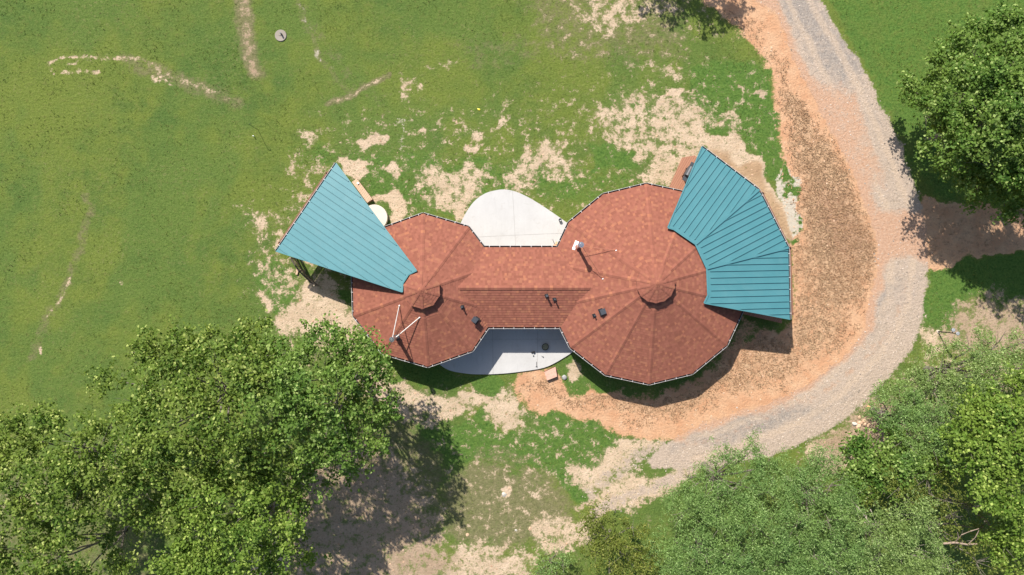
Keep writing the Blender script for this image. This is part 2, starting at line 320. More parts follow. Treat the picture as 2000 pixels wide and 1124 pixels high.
def ground_material():
    t = NT('ground_cover'); v = t.coord()
    nz = lambda sc, d=4, r=.6, vv=None: t.noise(v if vv is None else vv, sc, d, r)
    big = nz(.12); mid = nz(.8, 4, .6); n2 = nz(2.6, 4, .65); fine = nz(6.5, 4, .7); tiny = nz(20, 2, .7)
    st = nz(3.0, 4, .68, t.mapping(v, (1.0, 2.6, 1), (0, 0, R(28)))); st2 = nz(4.0, 4, .68, t.mapping(v, (2.4, .9, 1), (0, 0, R(12))))
    b1 = t.rng(big, .38, .62); m1 = t.rng(mid, .36, .64); k1 = t.rng(n2, .36, .64); f1 = t.rng(fine, .34, .66); t1 = t.rng(tiny, .32, .68); s1 = t.rng(st, .36, .64); s2 = t.rng(st2, .36, .64)
    av = lambda *a: t.math('MULTIPLY', a[0], 1.0) if len(a) == 1 else t.math('MULTIPLY', t.math('ADD', a[0], a[1]), .5)
    brk = t.rng(t.math('ADD', t.math('ADD', t.math('MULTIPLY', nz(1.5, 5, .72, None), .70), t.math('MULTIPLY', fine, .32)), t.math('ADD', t.math('MULTIPLY', mid, .05), t.math('MULTIPLY', tiny, .14))), .50, .71)
    brk2 = t.rng(t.math('ADD', t.math('MULTIPLY', nz(3.7, 4, .7), .6), t.math('MULTIPLY', nz(11, 3, .7), .4)), .38, .62)
    # meadow grass
    g = t.mix(av(f1, t1), (.050, .094, .015), (.148, .205, .046))
    g = t.mix(t.math('MULTIPLY', s1, .45), g, (.130, .178, .045)); g = t.mix(t.math('MULTIPLY', t.rng(s2, .45, 1), .45), g, (.050, .100, .012))
    g = t.mix(t.math('MULTIPLY', t.rng(t.attr('patch'), .40, .60), .6), g, t.mix(f1, (.115, .145, .018), (.190, .215, .045)))
    g = t.mix(t.math('MULTIPLY', b1, t.math('MULTIPLY', m1, .75)), g, t.mix(f1, (.040, .085, .016), (.085, .145, .036)))
    g = t.mix(t.math('MULTIPLY', t.rng(brk2, .68, 1.0), t.math('MULTIPLY', t.rng(nz(.22, 3), .45, .6), .65)), g, (.215, .200, .085))
    g = t.mix(t.math('MULTIPLY', t.rng(t1, .70, 1.0), .40), g, (.22, .26, .08)); g = t.mix(t.math('MULTIPLY', t.rng(k1, .70, 1.0), .3), g, (.15, .145, .045))
    lu = t.mix(f1, (.032, .084, .012), (.105, .185, .038)); lu = t.mix(t.math('MULTIPLY', k1, .45), lu, (.125, .195, .036)); lu = t.mix(t.math('MULTIPLY', t.rng(t1, .7, 1), .4), lu, (.15, .21, .08))
    g = t.mix(t.thr(t.attr('lush'), t.math('MULTIPLY', t.math('ADD', m1, brk2), .5), .6), g, lu)
    dr = t.mix(av(f1, brk2), (.090, .088, .035), (.270, .225, .125))
    g = t.mix(t.math('MULTIPLY', t.thr(t.attr('dry'), brk, .8), .78), g, dr)
    # soils
    tan = t.mix(av(m1, f1), (.43, .315, .205), (.63, .485, .345)); tan = t.mix(t.math('MULTIPLY', t.rng(brk2, .55, 1), .5), tan, (.34, .225, .13)); tan = t.mix(t.math('MULTIPLY', t.rng(t1, .6, 1), .4), tan, (.72, .60, .47))
    np_ = t.math('SUBTRACT', 1.0, t.attr('path'))
    tan = t.mix(t.math('MULTIPLY', t.thr(t.math('MULTIPLY', np_, .20), t.rng(brk2, .1, .8), .15), .75), tan, t.mix(f1, (.09, .12, .035), (.19, .18, .08)))
    tan = t.mix(t.attr('path'), tan, t.mix(m1, (.34, .215, .12), (.43, .285, .165)))
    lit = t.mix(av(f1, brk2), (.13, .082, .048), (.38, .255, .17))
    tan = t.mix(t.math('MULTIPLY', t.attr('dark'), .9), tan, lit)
    cl = t.mix(m1, (.54, .285, .155), (.62, .385, .230)); cl = t.mix(t.math('MULTIPLY', f1, .4), cl, (.36, .215, .13)); cl = t.mix(t.math('MULTIPLY', t.rng(t1, .6, 1), .3), cl, (.60, .40, .27))
    sw = t.mix(t.rng(av(k1, f1), .2, .75), (.21, .13, .072), (.56, .375, .23)); sw = t.mix(t.math('MULTIPLY', t.rng(s1, .5, 1), .4), sw, (.47, .34, .21))
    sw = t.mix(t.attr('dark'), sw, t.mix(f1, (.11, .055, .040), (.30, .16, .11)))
    cl = t.mix(t.math('MULTIPLY', t.thr(t.attr('straw'), av(brk2, brk), .5), .80), cl, sw)
    ba = t.thr(t.attr('bare'), brk, .30)
    g = t.mix(t.math('MULTIPLY', t.thr(t.attr('bare'), brk, 1.1), .85), g, t.mix(f1, dr, (.36, .29, .175)))
    c = t.mix(ba, g, tan)
    c = t.mix(t.math('MULTIPLY', t.thr(t.attr('clay'), brk, 1.0), .55), c, cl); c = t.mix(t.thr(t.attr('clay'), brk, .40), c, cl)
    c = t.mix(t.thr(t.attr('pale'), brk, .4), c, (.50, .44, .35))
    c = t.mix(t.thr(t.attr('weed'), m1, .2), c, lu)
    # gravel
    vr = t.vor(v, 16, 'Color'); sp = t.n.new('ShaderNodeSeparateColor'); t.l.new(vr, sp.inputs[0])
    gr = t.mix(av(sp.outputs[0], f1), (.27, .212, .158), (.53, .420, .325)); gr = t.mix(t.math('MULTIPLY', av(m1, k1), .7), gr, (.46, .36, .285))
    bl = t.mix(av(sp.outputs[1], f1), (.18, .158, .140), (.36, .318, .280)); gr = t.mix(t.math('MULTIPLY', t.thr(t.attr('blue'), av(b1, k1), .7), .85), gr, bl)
    gr = t.mix(t.math('MULTIPLY', t.rng(brk2, .7, 1), .4), gr, (.30, .24, .19)); gr = t.mix(t.math('MULTIPLY', t.rng(s2, .6, 1), .3), gr, (.50, .41, .33))
    gr = t.mix(t.math('MULTIPLY', t.thr(t.attr('rclay'), av(m1, k1), .9), .92), gr, t.mix(f1, (.43, .245, .150), (.52, .34, .235)))
    gr = t.mix(t.math('MULTIPLY', t.thr(t.attr('track'), av(k1, brk2), .8), .55), gr, t.mix(f1, (.45, .335, .235), (.57, .445, .335)))
    c = t.mix(t.thr(t.attr('gravel'), brk, .45), c, gr)
    hgt = t.math('ADD', t.math('MULTIPLY', fine, .6), t.math('MULTIPLY', t.math('ADD', n2, t.math('MULTIPLY', tiny, .5)), .6))
    t.bump(hgt, .13, .9)
    return t.out(c, .93, .12)
M_GROUND = ground_material()

def axis(core, step, far):
    a = np.arange(-core, core+step/2, step); ext = [core+1, core+3, core+8, core+20, core+50, core+120, core+300, far]
    return np.concatenate([-np.array(ext[::-1]), a, np.array(ext)])
gx = axis(42, .16, 900.); gy = axis(27, .16, 900.)
X, Y = np.meshgrid(gx, gy); nx, ny = len(gx), len(gy)
rr = np.clip((np.maximum(np.abs(X)-60, 0)+np.maximum(np.abs(Y)-50, 0))/300, 0, 1)
Z = -rr*0.0
co = np.stack([X, Y, Z], -1).reshape(-1, 3)
idx = np.arange(nx*ny).reshape(ny, nx); q = np.stack([idx[:-1, :-1], idx[:-1, 1:], idx[1:, 1:], idx[1:, :-1]], -1).reshape(-1, 4)
def grid_mesh(name, co, q):
    me = bpy.data.meshes.new(name); k = q.shape[1]
    me.vertices.add(len(co)); me.vertices.foreach_set('co', co.astype('f').ravel())
    me.loops.add(q.size); me.loops.foreach_set('vertex_index', q.astype('i').ravel())
    me.polygons.add(len(q)); me.polygons.foreach_set('loop_start', np.arange(0, q.size, k, dtype='i')); me.polygons.foreach_set('loop_total', np.full(len(q), k, 'i'))
    me.update(calc_edges=True); return me
me = grid_mesh('ground', co, q); put_attrs(me, co[:, 0], co[:, 1]); struct(link('ground', me, M_GROUND), 'meadow grass with bare soil, straw and red clay around the house', 'ground')

def sheet(name, pts_px, z, label, cat, jag=2.2, cell=.3):   # a flat sheet on the ground with an irregular edge
    pts = [P(x, y) for x, y in spline(pts_px, 6)]
    v2 = []
    for i, p in enumerate(pts):
        q = pts[(i+1) % len(pts)]; n = max(1, int((q-p).length/.25))
        for k in range(n): v2.append(p.lerp(q, k/n).xy)
    rnd = random.Random(3); v2 = [Vector((p.x+rnd.uniform(-1, 1)*jag*.036, p.y+rnd.uniform(-1, 1)*jag*.036)) for p in v2]
    nb = len(v2); edges = [(i, (i+1) % nb) for i in range(nb)]
    x0, x1 = min(p.x for p in v2), max(p.x for p in v2); y0, y1 = min(p.y for p in v2), max(p.y for p in v2)
    GX, GY = np.meshgrid(np.arange(x0, x1, cell), np.arange(y0, y1, cell)); GX = GX.ravel(); GY = GY.ravel()
    s = sdf_poly(GX, GY, [tuple(p) for p in v2]); k = s > cell*.5
    v2 += [Vector((a, b)) for a, b in zip(GX[k], GY[k])]
    ov, oe, of, *_ = delaunay_2d_cdt(v2, edges, [], 1, 1e-5)
    me = bpy.data.meshes.new(name); me.from_pydata([(p.x, p.y, z) for p in ov], [], [tuple(f) for f in of]); me.update()
    bm = bmesh.new(); bm.from_mesh(me); bmesh.ops.recalc_face_normals(bm, faces=bm.faces)
    if sum(f.normal.z for f in bm.faces) < 0: bmesh.ops.reverse_faces(bm, faces=bm.faces)
    bm.to_mesh(me); bm.free()
    c = np.array([v.co[:] for v in me.vertices]); put_attrs(me, c[:, 0], c[:, 1])
    return struct(link(name, me, M_GROUND), label, cat)
FEAT_SPUR = ('clay', 'p', SPUR, 1.0, 6); FEAT += [FEAT_SPUR, ('straw', 'p', SPUR, .45, 14), ('dark', 'p', SPUR, .25, 14)]  # dark term paints tree shade into the side track colour
put = me.attributes
for k, vv in survey(co[:, 0], co[:, 1]).items(): put[k].data.foreach_set('value', vv.astype('f').ravel())
sheet('dirt_road', SPUR, .004, 'reddish dirt side track leading off the gravel drive under the trees', 'dirt road', 4)
road = sheet('gravel_road', ROAD, .008, 'pale gravel drive curving past the house, stained with orange clay', 'road', 2.4)

def tufts(name, n, seed, want, h0, h1, w, mats, label, cat, box=(-37, 37, -21, 21), lean=.5, nb=5):
    rs = np.random.RandomState(seed); x = rs.uniform(box[0], box[1], n); y = rs.uniform(box[2], box[3], n); a = survey(x, y)
    keep = rs.rand(n) < want(a, x, y); x, y = x[keep], y[keep]; n = len(x); sz = rs.uniform(.6, 1.3, n)
    k = np.repeat(np.arange(n), nb); m = len(k); ang = rs.uniform(0, 6.283, m); h = rs.uniform(h0, h1, m)*sz[k]; r = rs.uniform(.0, .07, m)
    bx = x[k]+r*np.cos(ang); by = y[k]+r*np.sin(ang); l = h*rs.uniform(.3, 1.1, m)*lean*2
    dx, dy = np.cos(ang), np.sin(ang); ww = w*rs.uniform(.6, 1.3, m)
    v = np.stack([np.stack([bx-dy*ww, by+dx*ww, np.zeros(m)], 1), np.stack([bx+dy*ww, by-dx*ww, np.zeros(m)], 1), np.stack([bx+dx*l+dy*ww*.5, by+dy*l-dx*ww*.5, h], 1), np.stack([bx+dx*l-dy*ww*.5, by+dy*l+dx*ww*.5, h], 1)], 1).reshape(-1, 3)
    o = link(name, grid_mesh(name, v, np.arange(len(v)).reshape(-1, 4)), mats); return tag(o, label, cat, kind='stuff')
def tuft_mat(name, a, b, c):
    t = NT(name); g = t.n.new('ShaderNodeNewGeometry'); r = g.outputs['Random Per Island']; v = t.coord()
    m = t.rng(t.noise(v, .35, 4), .38, .62); col = t.mix(r, a, b); col = t.mix(t.math('MULTIPLY', m, .5), col, c); return t.out(col, .8, .15)
inb = [(1110, 640), (1100, 480)]
def clear(x, y):                            # keep the tufts off the built ground
    px = x/H*F+1000; py = 562-y/H*F
    u = np.ones(x.shape, bool)
    for pts in ([(700,560),(760,440),(900,430),(925,395),(985,368),(1030,382),(1105,435),(1200,390),(1300,390),(1400,480),(1400,620),(1300,720),(1180,700),(1110,690),(1060,724),(950,733),(870,722),(780,680)], [(1330,306),(1362,300),(1476,388),(1530,490),(1530,635),(1400,610),(1300,380)], [(690,352),(702,396),(735,396),(765,425),(760,480),(700,530),(630,515),(600,470)]): u &= sdf_poly(px, py, pts) < 0
    return u
wg = lambda a, x, y: (.03+.5*np.clip(vnoise(x+200, y+200, 31, .55)*2.2-.9, 0, 1))*np.where((a['gravel'] < .08) & (a['clay'] < .35) & clear(x, y), np.clip(.55+.45*a['lush']-1.15*a['bare'], .04, 1), 0)
tufts('grass_tufts', 120000, 3, wg, .02, .06, .018, tuft_mat('meadow_blades', (.065, .112, .015), (.175, .225, .055), (.185, .205, .045)), 'meadow grass growing in tufts over the lawn', 'grass')
ws = lambda a, x, y: np.where((a['gravel'] < .08) & (a['clay'] > .5) & clear(x, y), np.clip(a['straw']*1.25-.12, 0, 1), 0)
tufts('straw_mulch', 80000, 4, ws, .02, .09, .022, tuft_mat('straw_blades', (.22, .13, .072), (.50, .34, .20), (.38, .21, .115)), 'loose brown straw strewn over the red clay bank by the drive', 'straw', (-2, 28, -13, 21), 1.0)
def pebbles(name, n, seed, want, r0, r1, mat, label, box):
    rs = np.random.RandomState(seed); x = rs.uniform(box[0], box[1], n); y = rs.uniform(box[2], box[3], n); a = survey(x, y); k = rs.rand(n) < want(a, x, y); x, y = x[k], y[k]; n = len(x)
    r = r0+(r1-r0)*rs.rand(n)**3; base = np.array([[1, 0, 0], [.2, .9, 0], [-.9, .4, 0], [-.6, -.8, 0], [.5, -.9, 0], [0, 0, .8]]); f = np.array([[0, 1, 5], [1, 2, 5], [2, 3, 5], [3, 4, 5], [4, 0, 5]])
    an = rs.uniform(0, 6.28, n); b = base[None]*r[:, None, None]*rs.uniform(.6, 1.3, (n, 6, 1)); c, s_ = np.cos(an)[:, None], np.sin(an)[:, None]
    v = np.stack([b[..., 0]*c-b[..., 1]*s_+x[:, None], b[..., 0]*s_+b[..., 1]*c+y[:, None], b[..., 2]+.004], -1).reshape(-1, 3)
    q = (f[None]+6*np.arange(n)[:, None, None]).reshape(-1, 3); return tag(link(name, grid_mesh(name, v, q), mat), label, 'stones', kind='stuff')
pebbles('loose_gravel', 60000, 8, lambda a, x, y: np.clip(a['gravel']*(.55-.4*a['rclay']-.35*a['track'])+np.where(a['gravel'] > 0, .10, 0), 0, 1), .012, .075, tuft_mat('loose_stones', (.20, .168, .138), (.60, .50, .41), (.42, .345, .28)), 'loose grey and tan stones scattered over the gravel drive', (4, 33, -18, 22))
pebbles('soil_clods', 26000, 9, lambda a, x, y: np.where(clear(x, y) & (a['gravel'] < .1), np.clip(a['clay']*.5+a['bare']*.35-.1+a['pale']*.5, 0, 1), 0), .015, .09, tuft_mat('clods', (.34, .205, .125), (.62, .44, .30), (.50, .30, .19)), 'small clods and stones on the bare soil and clay', (-20, 30, -20, 18))
# ---------------------------------------------------------------- materials for built things
def shingle_mat():
    t = NT('red_shingles'); uv = t.coord('UV'); s = t.n.new('ShaderNodeSeparateXYZ'); t.l.new(uv, s.inputs[0])
    row = t.math('FLOOR', t.math('DIVIDE', t.math('ADD', s.outputs[1], .001), .172))
    def cell(w, k):
        off = t.math('MULTIPLY', t.math('FRACT', t.math('MULTIPLY', row, 0.387*k)), w*3)
        u = t.math('FLOOR', t.math('DIVIDE', t.math('ADD', s.outputs[0], off), w))
        c = t.n.new('ShaderNodeCombineXYZ'); t.put(c.inputs[0], u); t.put(c.inputs[1], row); t.put(c.inputs[2], float(k))
        w_ = t.n.new('ShaderNodeTexWhiteNoise'); w_.noise_dimensions = '3D'; t.l.new(c.outputs[0], w_.inputs[0]); return w_.outputs[0]
    a = cell(.15, 1); b = cell(.23, 2.3); v = t.coord()
    m = t.rng(t.noise(v, .5, 4), .3, .7)
    c = t.mix(a, (.222, .080, .052), (.300, .112, .074)); c = t.mix(t.math('MULTIPLY', m, .12), c, (.33, .122, .082))
    c = t.mix(t.math('MULTIPLY', t.rng(b, .84, .92), .30), c, (.42, .19, .10))
    c = t.mix(t.math('MULTIPLY', t.rng(a, .95, .96), .4), c, (.44, .18, .085))
    c = t.mix(t.math('MULTIPLY', t.rng(t.noise(v, 60, 2), .5, .8), .25), c, (.20, .08, .06)); c = t.mix(t.math('MULTIPLY', t.rng(t.noise(v, 1.1, 6, .78, .6), .54, .70), .30), c, (.19, .075, .055))
    t.bump(t.noise(v, 70, 3), .008, .5)
    return t.out(c, .9, .2)
def concrete_mat(name, lo, hi, joints=None):
    t = NT(name); v = t.coord(); m = t.rng(t.noise(v, .6, 5, .6), .3, .7); f = t.rng(t.noise(v, 9, 5, .7), .3, .7)
    st = t.rng(t.noise(t.mapping(v, (3, .25, 1)), 1.6, 4), .3, .7)
    c = t.mix(m, lo, hi); c = t.mix(t.math('MULTIPLY', f, .18), c, tuple(x*.8 for x in lo)); c = t.mix(t.math('MULTIPLY', st, .18), c, tuple(x*.86 for x in lo))
    sn = t.rng(t.noise(v, 1.7, 6, .75, 1.2), .56, .70); c = t.mix(t.math('MULTIPLY', sn, .35), c, tuple(a*b for a, b in zip(lo, (.66, .60, .52))))
    ck = t.rng(t.noise(t.mapping(v, (1, .12, 1)), 3.5, 4, .6, .6), .60, .72); c = t.mix(t.math('MULTIPLY', ck, .25), c, tuple(x*.72 for x in lo))
    t.bump(f, .004, .4); return t.out(c, .85, .25)
def teal_mat():
    t = NT('teal_painted_metal'); v = t.coord(); m = t.rng(t.noise(v, .8, 4), .3, .7); g = t.noise(v, 40, 3)
    c = t.mix(m, (.057, .198, .222), (.068, .220, .245)); c = t.mix(t.math('MULTIPLY', t.rng(g, .4, .8), .15), c, (.10, .25, .28))
    du = t.rng(t.noise(v, 1.3, 6, .75, .8), .50, .68); c = t.mix(t.math('MULTIPLY', du, .22), c, (.13, .26, .27)); dk = t.rng(t.noise(v, 5, 5, .8), .58, .72); c = t.mix(t.math('MULTIPLY', dk, .25), c, (.05, .15, .17))
    t.bump(t.noise(v, 3.0, 3), .006, .35); return t.out(c, .48, .55)
def plank_mat(name, a, b, ang=0.0, w=.14):
    t = NT(name); v = t.mapping(t.coord(), (1, 1, 1), (0, 0, ang)); s = t.n.new('ShaderNodeSeparateXYZ'); t.l.new(v, s.inputs[0])
    k = t.math('DIVIDE', s.outputs[1], w); w_ = t.n.new('ShaderNodeTexWhiteNoise'); w_.noise_dimensions = '1D'; t.put(w_.inputs['W'], t.math('FLOOR', k))
    g = t.rng(t.noise(t.mapping(v, (1, 14, 1)), 3, 4), .3, .7); c = t.mix(w_.outputs[0], a, b); c = t.mix(t.math('MULTIPLY', g, .3), c, tuple(x*.6 for x in a))
    fr = t.math('FRACT', k); gap = t.math('LESS_THAN', fr, .07); c = t.mix(gap, c, (.03, .02, .015))
    return t.out(c, .8, .25)
MS = shingle_mat(); MT = teal_mat()
MC = concrete_mat('patio_concrete', (.47, .455, .435), (.54, .527, .505)); MC2 = concrete_mat('cream_concrete', (.66, .58, .48), (.74, .66, .56))
M_DECK = plank_mat('red_brown_deck', (.36, .165, .10), (.43, .21, .13), R(-60)); M_TIMBER = simple('stained_timber', (.22, .11, .07), .75, .2)
M_PINE = plank_mat('raw_pine', (.56, .38, .25), (.64, .45, .30), R(-55), .14)
M_GUT_GAP = simple('gutter_and_gap_shade', (.045, .040, .040), .6, .3); M_LIP = simple('gutter_lip', (.42, .39, .37), .5, .4); M_HANG = simple('white_hanger', (.72, .70, .68), .5, .4)
M_WALL = plank_mat('tan_siding', (.42, .36, .27), (.45, .385, .29), 0, .2); M_TRIM = simple('trim_white', (.7, .69, .66)); M_GLASS = simple('dark_glass', (.03, .04, .05), .08, .6, 0, .1)
M_STEEL = simple('stainless_pipe', (.55, .56, .58), .28, .5, .9, .1); M_BLACK = simple('black_plastic', (.018, .018, .020), .45, .4); M_DGREY = simple('dark_grey_vent', (.060, .065, .075), .4, .5)
M_WHITE = simple('white_sheet', (.86, .86, .85), .5, .4, 0, .04); M_RODL = simple('galvanised_rod', (.62, .58, .54), .45, .4, .3); M_RUST = simple('copper_flashing', (.40, .16, .10), .6)
M_BARK = simple('grey_bark', (.19, .165, .135), .9, .1, 0, .35, 9); M_ROCK = simple('tan_rock', (.56, .38, .25), .9, .1, 0, .3, 8); M_WROCK = simple('pale_rock', (.50, .46, .40), .9, .1, 0, .25, 8)
M_YEL = simple('yellow_plastic', (.75, .62, .05), .5); M_ORG = simple('orange_plastic', (.70, .34, .14), .6); M_SCHAR = simple('charred_steel', (.05, .045, .035), .8, .2, 0, .4); M_ASH = simple('ash', (.24, .23, .15), .95, .1, 0, .5, 14)
M_LIDC = concrete_mat('weathered_concrete', (.27, .235, .19), (.36, .31, .26))

# ---------------------------------------------------------------- the house
EZ = 2.4; PITCH = .41
big = P(1265, 555, EZ); small = P(831, 567, EZ); RB = 194.5*(H-EZ)/F; RSM = 148.5*(H-EZ)/F; NB, NS = 14, 10
AB = R(-89.2); AS = R(-88.3)
house = empty('round_house', (big.x, big.y, 0)); house.location = (0, 0, 0)
tag(house, 'house of two round red-shingled wings joined by a gabled middle, with teal porch roofs', 'house')
def ring(c, r, n, a0, z): return [Vector((c.x+r*math.cos(a0+2*math.pi*k/n), c.y+r*math.sin(a0+2*math.pi*k/n), z)) for k in range(n)]
ROW = .172
def slope(mb, A, B, C0, C1, e=.023):       # courses of shingles on the plane A,B (eave) up to C0,C1 (C0==C1: a point)
    A, B, C0, C1 = map(Vector, (A, B, C0, C1)); ax = (B-A).normalized(); n = ax.cross(C0-A).normalized()
    if n.z < 0: n = -n
    up = n.cross(ax); up = up if up.z > 0 else -up
    L_ = (C0-A).dot(up); k = max(1, int(round(L_/ROW)))
    for i in range(k):
        t0, t1 = i/k, (i+1)/k
        a0, b0, a1, b1 = A.lerp(C0, t0), B.lerp(C1, t0), A.lerp(C0, t1), B.lerp(C1, t1)
        v0, v1 = (i+.02)*ROW, (i+.98)*ROW; off = (A-big).length*3.7
        uu = lambda p: (p-A).dot(ax)+off
        la, lb = a0+n*e, b0+n*e
        if (a1-b1).length < 1e-4: mb.face([la, lb, a1+n*.002], 0, [(uu(a0), v0), (uu(b0), v0), (uu(a1), v1)])
        else: mb.face([la, lb, b1+n*.002, a1+n*.002], 0, [(uu(a0), v0), (uu(b0), v0), (uu(b1), v1), (uu(a1), v1)])
        mb.face([a0+n*.001, b0+n*.001, lb, la], 0, [(uu(a0), v0), (uu(b0), v0), (uu(b0), v0), (uu(a0), v0)])
def hipcap(mb, A, B, w=.14, lift=.042, step=.2, seed=0, drop=.4):
    A = Vector(A); B = Vector(B); d = (B-A); l = d.length; d.normalize(); side = Vector((0, 0, 1)).cross(d).normalized(); n = d.cross(side); n = n if n.z > 0 else -n
    k = max(1, int(l/step)); rn = random.Random(seed)
    for i in range(k):
        p = A+d*(l*i/k); q = A+d*(l*(i+1)/k); u = rn.random()*90
        for s in (-1, 1):
            o = side*s*w-n*w*drop*.25
            f = [p+n*(lift+.012), p+o+n*(lift+.012), q+o+n*lift, q+n*lift]
            mb.face(f if s < 0 else f[::-1], 0, [(u, (i+.5)*ROW)]*4)
def cone_roof(c, r, n, a0, apex_z, cap_r, capz, cap_apex):
    e = ring(c, r, n, a0, EZ); ap = Vector((c.x, c.y, apex_z)); mb = MB()
    for k in range(n): slope(mb, e[k], e[(k+1) % n], ap, ap)
    roof = mb.build('roof', MS, house)
    mb = MB()
    for k in range(n): hipcap(mb, e[k], ap, seed=k, lift=.044, drop=1.0)
    mb.build('hip_cap', MS, roof)
    # raised cap over the smoke ring
    m2 = MB(); ce = ring(c, cap_r, n, a0, capz); cap = Vector((c.x, c.y, cap_apex)); w = ring(c, cap_r-.16, n, a0, capz-.02)
    for k in range(n):
        j = (k+1) % n; slope(m2, ce[k], ce[j], cap, cap, .02); lo = [Vector((p.x, p.y, capz-.55)) for p in (w[k], w[j])]
        m2.face([lo[0], lo[1], w[j], w[k]], 1); m2.face([ce[k], ce[j], ce[j]-Vector((0, 0, .09)), ce[k]-Vector((0, 0, .09))][::-1], 1); m2.face([w[k]-Vector((0, 0, .07)), w[j]-Vector((0, 0, .07)), ce[j]-Vector((0, 0, .09)), ce[k]-Vector((0, 0, .09))], 1)
    for k in range(n): hipcap(m2, ce[k], cap, .09, .03, .2, k)
    m2.build('roof_cap', [MS, M_GUT_GAP], roof)  # near-black wall and rim paint in the shade under the cap
    return e, roof
zb = EZ+PITCH*RB*math.cos(math.pi/NB); zs = EZ+PITCH*RSM*math.cos(math.pi/NS)
eb, roof_b = cone_roof(big, RB, NB, AB, zb, 1.22, zb-.12, zb+.36)
es, roof_s = cone_roof(small, RSM, NS, AS, zs, 1.20, zs-.14, zs+.32)
# middle gable
gy0 = P(1000, 639, EZ).y; gy1 = P(1000, 483.5, EZ).y; gxl = small.x+1.2; gxr = big.x-1.6; ym = P(1000, 562.5, 3.5).y
rz = EZ+PITCH*(gy1-gy0)/2
mb = MB(); slope(mb, (gxl, gy0, EZ), (gxr, gy0, EZ), (gxl, ym, rz), (gxr, ym, rz)); slope(mb, (gxr, gy1, EZ), (gxl, gy1, EZ), (gxr, ym, rz), (gxl, ym, rz))
roof_m = mb.build('roof', MS, house)
mb = MB(); hipcap(mb, (-3.4, ym, rz), (5.1, ym, rz), .15, .035, .2, 77, 1.6); mb.build('ridge_cap', MS, roof_m)

def isect(a, b, c, d):
    r_ = b-a; s_ = d-c; t = ((c-a).x*s_.y-(c-a).y*s_.x)/(r_.x*s_.y-r_.y*s_.x); return a+r_*t
# gutters: one run per exposed eave
nh = [0]
def gutter(a, b, z, out, spacing=.62, w=.125, d=.10, hang=True, parent=None, inset=.0):
    a = Vector((a[0], a[1], 0)); b = Vector((b[0], b[1], 0)); x = (b-a); l = x.length; x.normalize(); o = Vector((out[0], out[1], 0)).normalized()
    Z_ = Vector((0, 0, 1)); mb = MB(); z1 = z-.025
    def q(p0, p1, za, zb_, mi): mb.face([a+o*p0+Z_*za, b+o*p0+Z_*za, b+o*p1+Z_*zb_, a+o*p1+Z_*zb_], mi)
    q(.015, w, z1-d, z1-d, 0); q(w, w, z1-d, z1, 0); q(.015, .015, z1-d, z1, 0)
    q(w+.004, w+.004, z1-d-.005, z1+.004, 1); q(w-.024, w+.004, z1+.004, z1+.004, 1); q(.01, w+.004, z1-d-.005, z1-d-.005, 1)
    for e_ in (a, b):
        mb.face([e_+o*.015+Z_*(z1-d), e_+o*w+Z_*(z1-d), e_+o*w+Z_*z1, e_+o*.015+Z_*z1], 1)
    g = mb.build('gutter', [M_GUT_GAP, M_LIP], parent or house)
    if hang:
        k = max(1, int(l/spacing)); 
        for i in range(k):
            p = a+x*(l*(i+.5)/k); h = MB(); h.beam(p+o*(-.03)+Z_*(z1+.030), p+o*(w+.01)+Z_*(z1+.012), .026, .012)
            h.build('hanger', M_HANG, g); nh[0] += 1
    return g
def outn(a, b, c): m = (Vector(a)+Vector(b))/2-c; m.z = 0; return m
# junction points of the middle roof with the round eaves
def edge_hit(e, k, y):
    a, b = e[k], e[(k+1) % len(e)]; t = (y-a.y)/(b.y-a.y); return a.lerp(b, t)
def cross_y(e, y, side, c):
    for k in range(len(e)):
        a, b = e[k], e[(k+1) % len(e)]
        if (a.y-y)*(b.y-y) <= 0 and a.y != b.y:
            p = a.lerp(b, (y-a.y)/(b.y-a.y))
            if (p.x-c.x)*side > 0: return k, p
jbn = cross_y(eb, gy1, -1, big); jbs = cross_y(eb, gy0, -1, big); jsn = cross_y(es, gy1, 1, small); jss = cross_y(es, gy0, 1, small)
gutter((jsn[1].x+.02, gy1), (jbn[1].x-.02, gy1), EZ, (0, 1)); gutter((jss[1].x+.02, gy0), (jbs[1].x-.02, gy0), EZ, (0, -1))
def angd(p, c): return math.degrees(math.atan2(p.y-c.y, p.x-c.x)) % 360
for k in range(NB):
    a, b = eb[k], eb[(k+1) % NB]; m = angd((a+b)/2, big)
    if 160 < m < 200: continue
    if k == jbn[0]: (a, b) = (a, jbn[1]) if a.y > gy1 else (jbn[1], b)
    elif k == jbs[0]: (a, b) = (a, jbs[1]) if a.y < gy0 else (jbs[1], b)
    hidden = (m < 62 or m > 345)
    if (a-b).length < .2: continue
    gutter(a.xy, b.xy, EZ, outn(a, b, big), hang=not hidden)
for k in range(NS):
    a, b = es[k], es[(k+1) % NS]; m = angd((a+b)/2, small)
    if m > 342 or m < 18: continue
    if k == jsn[0]: (a, b) = (a, jsn[1]) if a.y > gy1 else (jsn[1], b)
    elif k == jss[0]: (a, b) = (a, jss[1]) if a.y < gy0 else (jss[1], b)
    if (a-b).length < .2: continue
    gutter(a.xy, b.xy, EZ, outn(a, b, small), hang=not (130 < m < 160))

